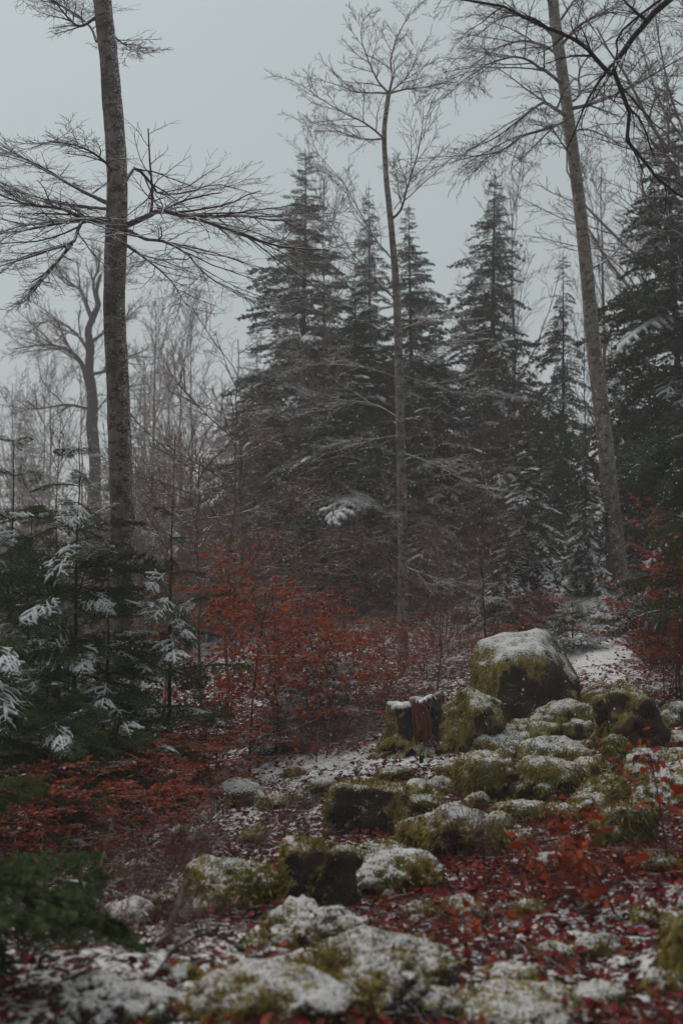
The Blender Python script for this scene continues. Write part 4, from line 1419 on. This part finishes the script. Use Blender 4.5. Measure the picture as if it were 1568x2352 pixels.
for k in range(10):
    dx = rg.uniform(690, 880)
    Y = rg.uniform(11.2, 14)
    shrub('red brown bramble bush on the slope behind the stump', dx, Y, (1, 3)[k % 2], rg.uniform(.5, .9), rg.uniform(0, 6), 1.5, 'bramble bushes behind the stump')
for k, (dx, Y, H) in enumerate([(640, 8.7, .5), (560, 7.6, .5), (700, 7.9, .45), (420, 7.2, .6), (350, 6.6, .6), (500, 6.3, .45), (250, 6.0, .6), (120, 5.4, .7), (480, 5.2, .5), (300, 4.9, .55), (850, 4.5, .4), (60, 4.8, .6)]):
    where = ('on the white bank by the grey seedling', 'above the overhanging mossy bank', 'behind the cube shaped block', 'below the fallen frosted log', 'beside the grey forked dead branch', 'over the dark hollow of the mossy bank',
             'above the pale snowy stone', 'under the near blurred fir boughs', 'between the broad snowy rock and the hollow', 'over the frosted round stone', 'in front of the biggest snowy slab', 'in the darkest bottom corner')[k]
    shrub('straggly bush of thin dark bent twigs ' + where, dx, Y, 1 + 2 * (k % 2), H, k * 1.1, 1.5, 'straggly twig bushes on the near bank')
for k, (dx, Y, H) in enumerate([(1060, 6.9, .75), (1180, 6.4, .5), (1330, 5.4, .5), (1480, 6.0, .5), (1450, 7.6, .4), (1240, 7.2, .35)]):
    where = ('before the snow domed boulder', 'between snow domed boulder and red sprigs', 'behind the low bottom slab', 'by the edge boulder low on the slope', 'beside the tall yellow moss mound', 'below the round moss cushion')[k]
    shrub('wiry leafless sprig rising ' + where, dx, Y, 1 + 2 * (k % 2), H, k * 1.7, .8, 'wiry sprigs between the mossy stones')


# copper leaved beech saplings
def copper_template(seed, H=2.6, nl=5, leaf=.055, k=(15, 7), spread=1.3, ratio=.62, stems=1, lean=.15):
    rg = np.random.default_rng(seed)
    z = np.linspace(-.1, 1, 10)
    P = np.stack([np.stack([rg.normal(0, .05) + lean * rg.normal() * z ** 2 * H + np.cumsum(rg.normal(0, .012, 10)), lean * rg.normal() * z ** 2 * H + np.cumsum(rg.normal(0, .012, 10)), z * H * rg.uniform(.75, 1)], -1) for _ in range(stems)])
    PR = np.linspace(.011 * H / 2.6 + .006, .004, 10)[None].repeat(stems, 0)
    s, l = Geo(), Geo()
    tubes(s, P, PR, 6)
    C, CR = grow(P, PR, k[0], .12, .98, ratio, spread, 7, .09, .0, .1, .55, .6, .003, rg)
    tubes(s, C, CR, 4)
    D, DR = grow(C, CR, k[1], .15, .98, .42, .8, 5, .1, -.01, .9, .4, .6, .0025, rg)
    tubes(s, D, DR, 3)
    # leaves along the side twigs
    t = rg.random((len(D), nl)) * .9 + .1
    f = t * 4
    i = np.minimum(f.astype(int), 3)
    fr = (f - i)[..., None]
    mi = np.arange(len(D))[:, None]
    pos = (D[mi, i] * (1 - fr) + D[mi, i + 1] * fr).reshape(-1, 3)
    tan = norm(D[mi, i + 1] - D[mi, i]).reshape(-1, 3)
    leaves_at(l, pos, tan, leaf, rg, droop=.45, tone=(.0, 1.0))
    return s, l


CT = []
for sd_, st, nl in ((91, 1, 6), (92, 3, 5), (93, 2, 5)):
    s, l = copper_template(sd_, 2.6, nl, .066, (20, 9), stems=st)
    CT.append((s.mesh('stems', M['twig_red']), l.mesh('leaves', M['copper'], False)))


def copper(label, dx, Y, kind, H, rz, wide=1.0, group=None):
    x = at(dx, 1330, Y)[0]
    root = empty('copper_beech_sapling', (x, Y, hz(x, Y)), rz)
    s = H / 2.6
    root.scale = (s * wide, s * wide, s)
    a = link('stems', CT[kind][0], root)
    b = link('leaves', CT[kind][1], root)
    b['kind'] = 'stuff'
    return tag(root, label, 'sapling', group)


copper('tallest copper leaved sapling with thin trunk on the white bank', 578, 11.6, 0, 2.5, .2, 1.1)
copper('copper sapling close beside the tallest one', 640, 12.8, 1, 2.2, 1.4, 1.1)
copper('copper leaved bush in front of the central trunk foot', 740, 13.6, 1, 1.6, 2.6, 1.3)
copper('copper leaved bush reaching towards the central trunk', 815, 14.6, 2, 1.5, .9, 1.3)
copper('hanging copper spray over the bank beside the thin fir', 505, 10.8, 2, 1.3, 4.0, 1.2)
copper('tall faint copper sapling behind the red clump', 530, 15.5, 0, 3.0, 5.2, .9)
copper('copper sapling behind the clump with a flat top spray', 690, 15.8, 2, 2.4, 3.6, 1.0)
copper('low copper bush in the shade below the young firs', 200, 7.9, 1, .75, .4, 1.7)
copper('second low copper bush below the laden fir', 330, 7.6, 2, .75, 2.0, 1.6)
copper('copper bush at the picture edge low in the shade', 80, 8.0, 1, .8, 3.0, 1.6)
copper('small copper bush by the foot of the thin fir', 395, 8.6, 2, .8, 1.2, 1.3)
copper('copper sapling leaning beside the leaning beech foot', 1525, 15.5, 0, 2.2, .6, .9)
copper('copper sapling at the picture edge before the green fir', 1560, 12.2, 2, 1.9, 2.9, 1.2)
copper('copper sprig low on the slope at the picture edge', 1530, 11.8, 1, .9, 5.0, 1.4)
copper('bright copper sapling close behind the leaning beech foot', 1480, 23.5, 2, 2.8, 1.0, 1.0)
copper('copper sapling hanging over the white slope at the edge', 1570, 14.0, 0, 1.9, 3.3, 1.2)
copper('drooping rusty sapling over the bank below the thin fir', 470, 9.9, 1, .9, .9, 1.7)
copper('rust coloured bush in the gully before the fallen log', 360, 9.4, 2, 1.0, 4.4, 1.5)
copper('airy copper sapling spreading past the central trunk foot', 880, 16.0, 2, 1.5, 5.5, 1.4)
copper('low orange copper spray right of the central trunk foot', 965, 17.0, 1, .9, 1.9, 1.7)
copper('small copper bush on the slope left of the far outcrop', 1010, 20, 1, .9, 4.6, 1.7)
copper('small copper bush right behind the largest boulder', 1180, 16.5, 2, .7, .3, 1.9)
copper('red leaved bush on the rise beside the frosted seedling', 1240, 19, 1, .9, 2.2, 1.8)
copper('tiny copper bush in front of the wiry sprigs', 1090, 17.5, 1, .6, 3.1, 1.8)


# nearest copper sprigs: each leaf a part of its own
leaf_mesh = []
rg = np.random.default_rng(12)
for k in range(4):
    g = Geo()
    leaves_at(g, np.zeros((1, 3)), np.array([[0, 1., 0]]), .055, rg, np.array([[0, 0, 1.]]), 0.0, (.1 + .22 * k, .2 + .22 * k))
    leaf_mesh.append(g.mesh('leaf', M['copper'], False))


def sprig(label, dx, Y, H, seed, n=70, lean=(.2, 0)):
    rg = np.random.default_rng(seed)
    x = at(dx, 1330, Y)[0]
    root = empty('copper_beech_sprig', (x, Y, hz(x, Y)))
    g = Geo()
    z = np.linspace(0, 1, 8)
    P = np.stack([lean[0] * z ** 1.5 * H, lean[1] * z ** 1.5 * H, -.05 + z * H], -1)[None]
    PR = np.linspace(.009, .003, 8)[None]
    tubes(g, P, PR, 5)
    C, CR = grow(P, PR, 12, .2, 1.0, .75, 1.1, 6, .1, -.01, .5, .5, .6, .0025, rg)
    tubes(g, C, CR, 4)
    D, DR = grow(C, CR, 4, .25, 1.0, .4, .8, 4, .1, -.02, .9, .4, .6, .002, rg)
    tubes(g, D, DR, 3)
    g.obj('stem', M['twig_red'], root)
    E = np.concatenate([D[:, 1:].reshape(-1, 3), C[:, 2:].reshape(-1, 3)])
    for p in E[rg.choice(len(E), min(n, len(E)), replace=False)]:
        o = link('leaf', leaf_mesh[rg.integers(0, 4)], root)
        o.location = p
        o.rotation_euler = (rg.normal(-.7, .45), rg.normal(0, .5), rg.uniform(0, 6.28))
        q = rg.uniform(.7, 1.2)
        o.scale = (q, q, q)
    return tag(root, label, 'sapling')


sprig('near blurred red leaved sprig low among the leafy stones', 1190, 5.6, .42, 31, 90, (.5, -.2))
sprig('near blurred red leaved sprig beside the wiry twigs low on the slope', 1400, 5.3, .45, 32, 100, (-.5, 0))
sprig('orange red sprig in front of the tall yellow moss mound', 1520, 6.0, .72, 33, 80, (-.1, .1))
sprig('dark red leaf sprig above the biggest snowy slab', 1130, 4.9, .3, 34, 30, (-.5, 0))
sprig('red sprig in the middle of the bare leafy slope', 1300, 6.4, .42, 35, 90, (.2, 0))

# ------------------------------------------------------------------ stump, dead wood
hit = ground_hit(945, 1738)
Ys = hit[1] + .18
bs = np.array([at(945, 1700, Ys)[0], Ys, hz(at(945, 1700, Ys)[0], Ys)])
root = empty('tree_stump', tuple(bs))


def stump_block(dx0, dx1, topy, seed, tilt, depth=.9, dyo=0.0):
    rg = np.random.default_rng(seed)
    c = at((dx0 + dx1) / 2, topy, Ys + dyo) - bs
    r = (dx1 - dx0) / FD * Ys / 2
    H = c[2]
    ns, nr = 64, 40
    a = np.arange(ns) * 2 * math.pi / ns
    zz = np.linspace(-.12, H, nr)
    fl = .95 * np.exp(-np.clip(zz, 0, 9) / .17)[:, None] * (.55 + .45 * np.cos(a * 5 + seed))[None]
    rad = r * (1 + fl)
    X = c[0] + rad * np.cos(a)[None]
    Yy = c[1] + rad * np.sin(a)[None] * depth
    Z = np.broadcast_to(zz[:, None], X.shape) + .075 * np.clip(zz / H, 0, 1)[:, None] ** 4 * fbm(np.stack([np.cos(a) * 3, np.sin(a) * 3, a * 0 + seed], -1), 3, seed)[None] + tilt * (X - c[0]) * (zz / H)[:, None]
    V = np.stack([X, Yy, Z], -1)
    q = V.reshape(-1, 3)
    nrm_ = np.stack([np.cos(a)[None] + 0 * X, np.sin(a)[None] + 0 * X, 0 * X], -1).reshape(-1, 3)
    q = q + nrm_ * (.085 * fbm(q * np.array([9, 9, 3]), 4, seed) + .05 * fbm(q * np.array([26, 26, 7]), 2, seed + 2))[:, None]
    i = np.arange(nr - 1)[:, None] * ns
    s = np.arange(ns)[None]
    s2 = (s + 1) % ns
    Q = np.stack([i + s, i + s2, i + ns + s2, i + ns + s], -1).reshape(-1, 4)
    low = np.clip(1 - (q[:, 2] / H), 0, 1)
    sn = .24 + .75 * smooth(.45, 1.0, low) * (.5 + .5 * fbm(q * 6, 2, seed + 4)) + .3 * (fbm(q * 9, 2, seed + 6))
    link('bark', make_mesh('bark', q, Q, np.zeros((0, 3), int), M['rock'], True, {'snow': sn, 'moss': np.clip(.45 - .5 * nrm_[:, 0] + .3 * fbm(q * 5, 2, seed + 8), 0, 1)}), root)
    # cut face, with a pad of snow lying on it
    top = q[-ns:]
    cc = top.mean(0)
    g = Geo()
    rings = [top * (1 - f) + cc * f for f in (.0, .5)]
    g.add(np.concatenate(rings + [cc[None]]), [[k, (k + 1) % ns, ns + (k + 1) % ns, ns + k] for k in range(ns)], [[ns + k, ns + (k + 1) % ns, 2 * ns] for k in range(ns)])
    g.obj('cut_face', M['wood'], root)
    g = Geo()
    ins = [cc + (top - cc) * f * (1 + .35 * (fbm(top * 9 + 3, 2, seed)[:, None] - .25) * (f > .8)) + np.array([0, 0, h]) for f, h in ((.97, .002), (.95, .022), (.85, .034), (.5, .04))]
    g.add(np.concatenate(ins + [(cc + np.array([0, 0, .042]))[None]]), [[j * ns + k, j * ns + (k + 1) % ns, (j + 1) * ns + (k + 1) % ns, (j + 1) * ns + k] for j in range(3) for k in range(ns)],
          [[3 * ns + k, 3 * ns + (k + 1) % ns, 4 * ns] for k in range(ns)])
    g.obj('snow', M['snow'], root)


stump_block(888, 950, 1624, 3, -.05)
stump_block(938, 1008, 1610, 6, .10, .95, .04)
g = Geo()
rg = np.random.default_rng(8)
for k in range(14):                                    # torn red splinters between the two halves
    a0 = at(948 + k * 2.0, 1612 + rg.uniform(-6, 14), Ys - .15 - .01 * (k % 4)) - bs
    a1 = at(958 + k * 2.6, 1668 + rg.uniform(0, 52), Ys - .20 - .012 * (k % 5)) - bs
    Pk = np.stack([a0, a0 * .55 + a1 * .45 + rg.normal(0, .008, 3), a1])
    tubes(g, Pk, [.010, .016, .012], 4)
g.obj('torn_wood', M['redwood'], root, False)
for k in range(7):
    a_ = -2.9 + k * .46 + rg.normal(0, .1)
    p0 = np.array([.05 * math.cos(a_), .1 * math.sin(a_), .12])
    p1 = p0 + np.array([math.cos(a_) * .34, math.sin(a_) * .26, -.09])
    p2 = p1 + np.array([math.cos(a_) * .16, math.sin(a_) * .12, -.12])
    gg = trunk_geo(np.array([p0, p1, p2]), [.08, .055, .03], 12, k, 14, .3)
    V, Q, T, A = gg.arrays()
    link('root', make_mesh('root', V, Q, T, M['rock'], True, {'snow': np.full(len(V), .42), 'moss': np.full(len(V), .6)}), root)
tag(root, 'sawn two part stump with snowy tops and torn red wood', 'stump')


def dead_wood(name, label, pl, Y, r0, r1, seed, material, cat='branch', k=0, attrs=None):
    P = px_poly(Y, pl) if not isinstance(Y, str) else np.array([ground_hit(q[0], q[1]) + np.array([0, 0, q[2]]) for q in pl])
    b = P[0].copy()
    root = empty(name, tuple(b))
    g = trunk_geo_any(P - b, r0, r1, seed)
    V, Q, T, A = g.arrays()
    at_ = {'tone': A}
    if attrs:
        at_.update({kk: np.full(len(V), vv) for kk, vv in attrs.items()})
    link('stem', make_mesh('stem', V, Q, T, material, True, at_), root)
    if k:
        rg = np.random.default_rng(seed)
        A_ = resample(P - b, 10)[None]
        AR = np.linspace(r0, r1, 10)[None]
        t = Geo()
        C, CR = grow(A_, AR, k, .2, 1, .35, .8, 6, .14, .0, .2, .4, .5, .003, rg)
        tubes(t, C, CR, 4)
        D, DR = grow(C, CR, 4, .2, 1, .4, .8, 4, .14, .0, .2, .4, .6, .002, rg)
        tubes(t, D, DR, 3)
        o = t.obj('twigs', material if not attrs else M['twig'], root)
        o['kind'] = 'stuff'
    return tag(root, label, cat)


def trunk_geo_any(P, r0, r1, seed, n=40, sides=14, rough=.22):
    P = resample(P, n)
    g = Geo()
    tubes(g, P[None], np.linspace(r0, r1, n)[None], sides)
    V = g.v[0].astype(float)
    c = np.repeat(P, sides, 0)
    d = V - c
    V = c + d * (1 + rough * fbm(V * 12, 3, seed))[:, None]
    g.v[0] = V.astype(np.float32)
    return g


dead_wood('fallen_log', 'frosted mossy log lying down the white bank', [(440, 1905, .02), (490, 1865, .07), (530, 1835, .09), (575, 1812, .08)], 'g', .085, .05, 4, M['rock'], 'log', 0, {'snow': .5, 'moss': .6})
dead_wood('fallen_branch', 'grey forked dead branch leaning on the near bank', [(370, 2185, .02), (400, 2150, .10), (430, 2095, .18), (470, 2070, .1)], 'g', .022, .012, 5, M['wood'], 'branch', 6)
dead_wood('fallen_branch', 'thin grey dead branch standing out below the copper bushes', [(205, 2085, .0), (225, 2050, .1), (245, 2020, .25), (260, 2000, .4)], 'g', .015, .005, 6, M['wood'], 'branch', 7)
dead_wood('fallen_branch', 'snowy dead branch under the dark fir in the corner', [(130, 2060, .1), (210, 2080, .12), (290, 2110, .12), (340, 2150, .1)], 'g', .02, .008, 7, M['twig'], 'branch', 8)
dead_wood('fallen_branch', 'small mossy stick lying before the squared block', [(800, 1918, .02), (830, 1910, .03), (865, 1895, .06)], 'g', .014, .008, 8, M['rock'], 'branch', 0, {'snow': .3, 'moss': .8})
dead_wood('fallen_branch', 'crooked dark dead branch lying in the gully by the frosted log', [(330, 1960, .05), (400, 1940, .12), (460, 1930, .10), (520, 1900, .16)], 'g', .02, .008, 21, M['dark_bark'], 'branch', 8)
dead_wood('fallen_branch', 'pale broken branch across the gully below the copper bushes', [(240, 2010, .05), (320, 2040, .14), (400, 2035, .10)], 'g', .016, .006, 22, M['wood'], 'branch', 7)
dead_wood('wooden_stake', 'short dark stick standing upright in front of the stump', [(968, 1762, -.03), (967, 1758, .06), (970, 1755, .14)], 'g', .026, .02, 9, M['dark_bark'], 'stick')
dead_wood('fallen_branch', 'long thin dead branch lying across the leafy slope', [(1250, 1975, .12), (1380, 1955, .14), (1500, 1930, .16), (1600, 1900, .2)], 'g', .008, .005, 10, M['twig_dark'], 'branch', 8)
dead_wood('fallen_branch', 'dark thin branch bent over the bottom slabs', [(330, 2330, .1), (400, 2300, .2), (480, 2290, .25), (560, 2300, .2)], 'g', .01, .004, 11, M['twig_dark'], 'branch', 8)

# ------------------------------------------------------------------ small fallen twigs
rg = np.random.default_rng(131)
n = 1500
y = 3.4 * np.exp(rg.random(n) * math.log(20 / 3.4))
x = rg.uniform(-.44, .44, n) * y
a = rg.uniform(0, 6.283, n)
ln = rg.uniform(.08, .4, n)
t = np.linspace(-.5, .5, 5)
X = x[:, None] + np.cos(a)[:, None] * t * ln[:, None] + np.cumsum(rg.normal(0, .008, (n, 5)), 1)
Yy = y[:, None] + np.sin(a)[:, None] * t * ln[:, None] + np.cumsum(rg.normal(0, .008, (n, 5)), 1)
Z = height(X, Yy) + .03 + (rg.uniform(0, .10, n) * rg.random(n))[:, None] * (t + .5)[None] + rg.normal(0, .006, (n, 5))
g = Geo()
tubes(g, np.stack([X, Yy, Z], -1), np.linspace(.0032, .0015, 5)[None].repeat(n, 0), 3)
tag(g.obj('fallen_twigs', M['twig_dark'], None), 'thin dead twigs strewn over the leaf litter', kind='stuff')

# ------------------------------------------------------------------ falling snow
rg = np.random.default_rng(77)
n = 12000
y = 6.5 + 22 * rg.random(n) ** .8
x = rg.uniform(-.42, .42, n) * (y + 2)
z = -1.5 + 6.0 * rg.random(n)
ok = z > height(x, y, False) + .1
x, y, z = x[ok], y[ok], z[ok]
c = np.stack([x, y, z], -1)
r = (.0022 + .0048 * rg.random(len(x)) ** 3)[:, None, None] * (1 + .06 * y)[:, None, None] * .8
oct_ = np.array([[1, 0, 0], [-1, 0, 0], [0, 1, 0], [0, -1, 0], [0, 0, 1.5], [0, 0, -1.5]])
g = Geo()
F8 = np.array([[0, 2, 4], [2, 1, 4], [1, 3, 4], [3, 0, 4], [2, 0, 5], [1, 2, 5], [3, 1, 5], [0, 3, 5]])
g.add((c[:, None] + oct_[None] * r).reshape(-1, 3), None, (np.arange(len(x))[:, None, None] * 6 + F8[None]).reshape(-1, 3))
tag(g.obj('falling_snow', M['snow'], None), 'small snowflakes drifting down between the trees', kind='stuff')

# ------------------------------------------------------------------ haze
bm = bmesh.new()
bmesh.ops.create_cube(bm, size=1)
me = bpy.data.meshes.new('haze')
bm.to_mesh(me)
bm.free()
haze = link('haze', me)
zlo, zhi = float(GZ2.min()) - 1.0, 27.0
haze.scale = (530, 372, zhi - zlo)
haze.location = (0, 120, (zhi + zlo) / 2)
m = bpy.data.materials.new('haze')
m.use_nodes = True
nt = m.node_tree
nt.nodes.clear()
o = nt.nodes.new('ShaderNodeOutputMaterial')
v = nt.nodes.new('ShaderNodeVolumePrincipled')
v.inputs['Color'].default_value = (.97, .96, .97, 1)
v.inputs['Density'].default_value = .0031
v.inputs['Anisotropy'].default_value = .2
nt.links.new(v.outputs[0], o.inputs['Volume'])
me.materials.append(m)
tag(haze, 'pale snowy haze between the trees', kind='stuff')
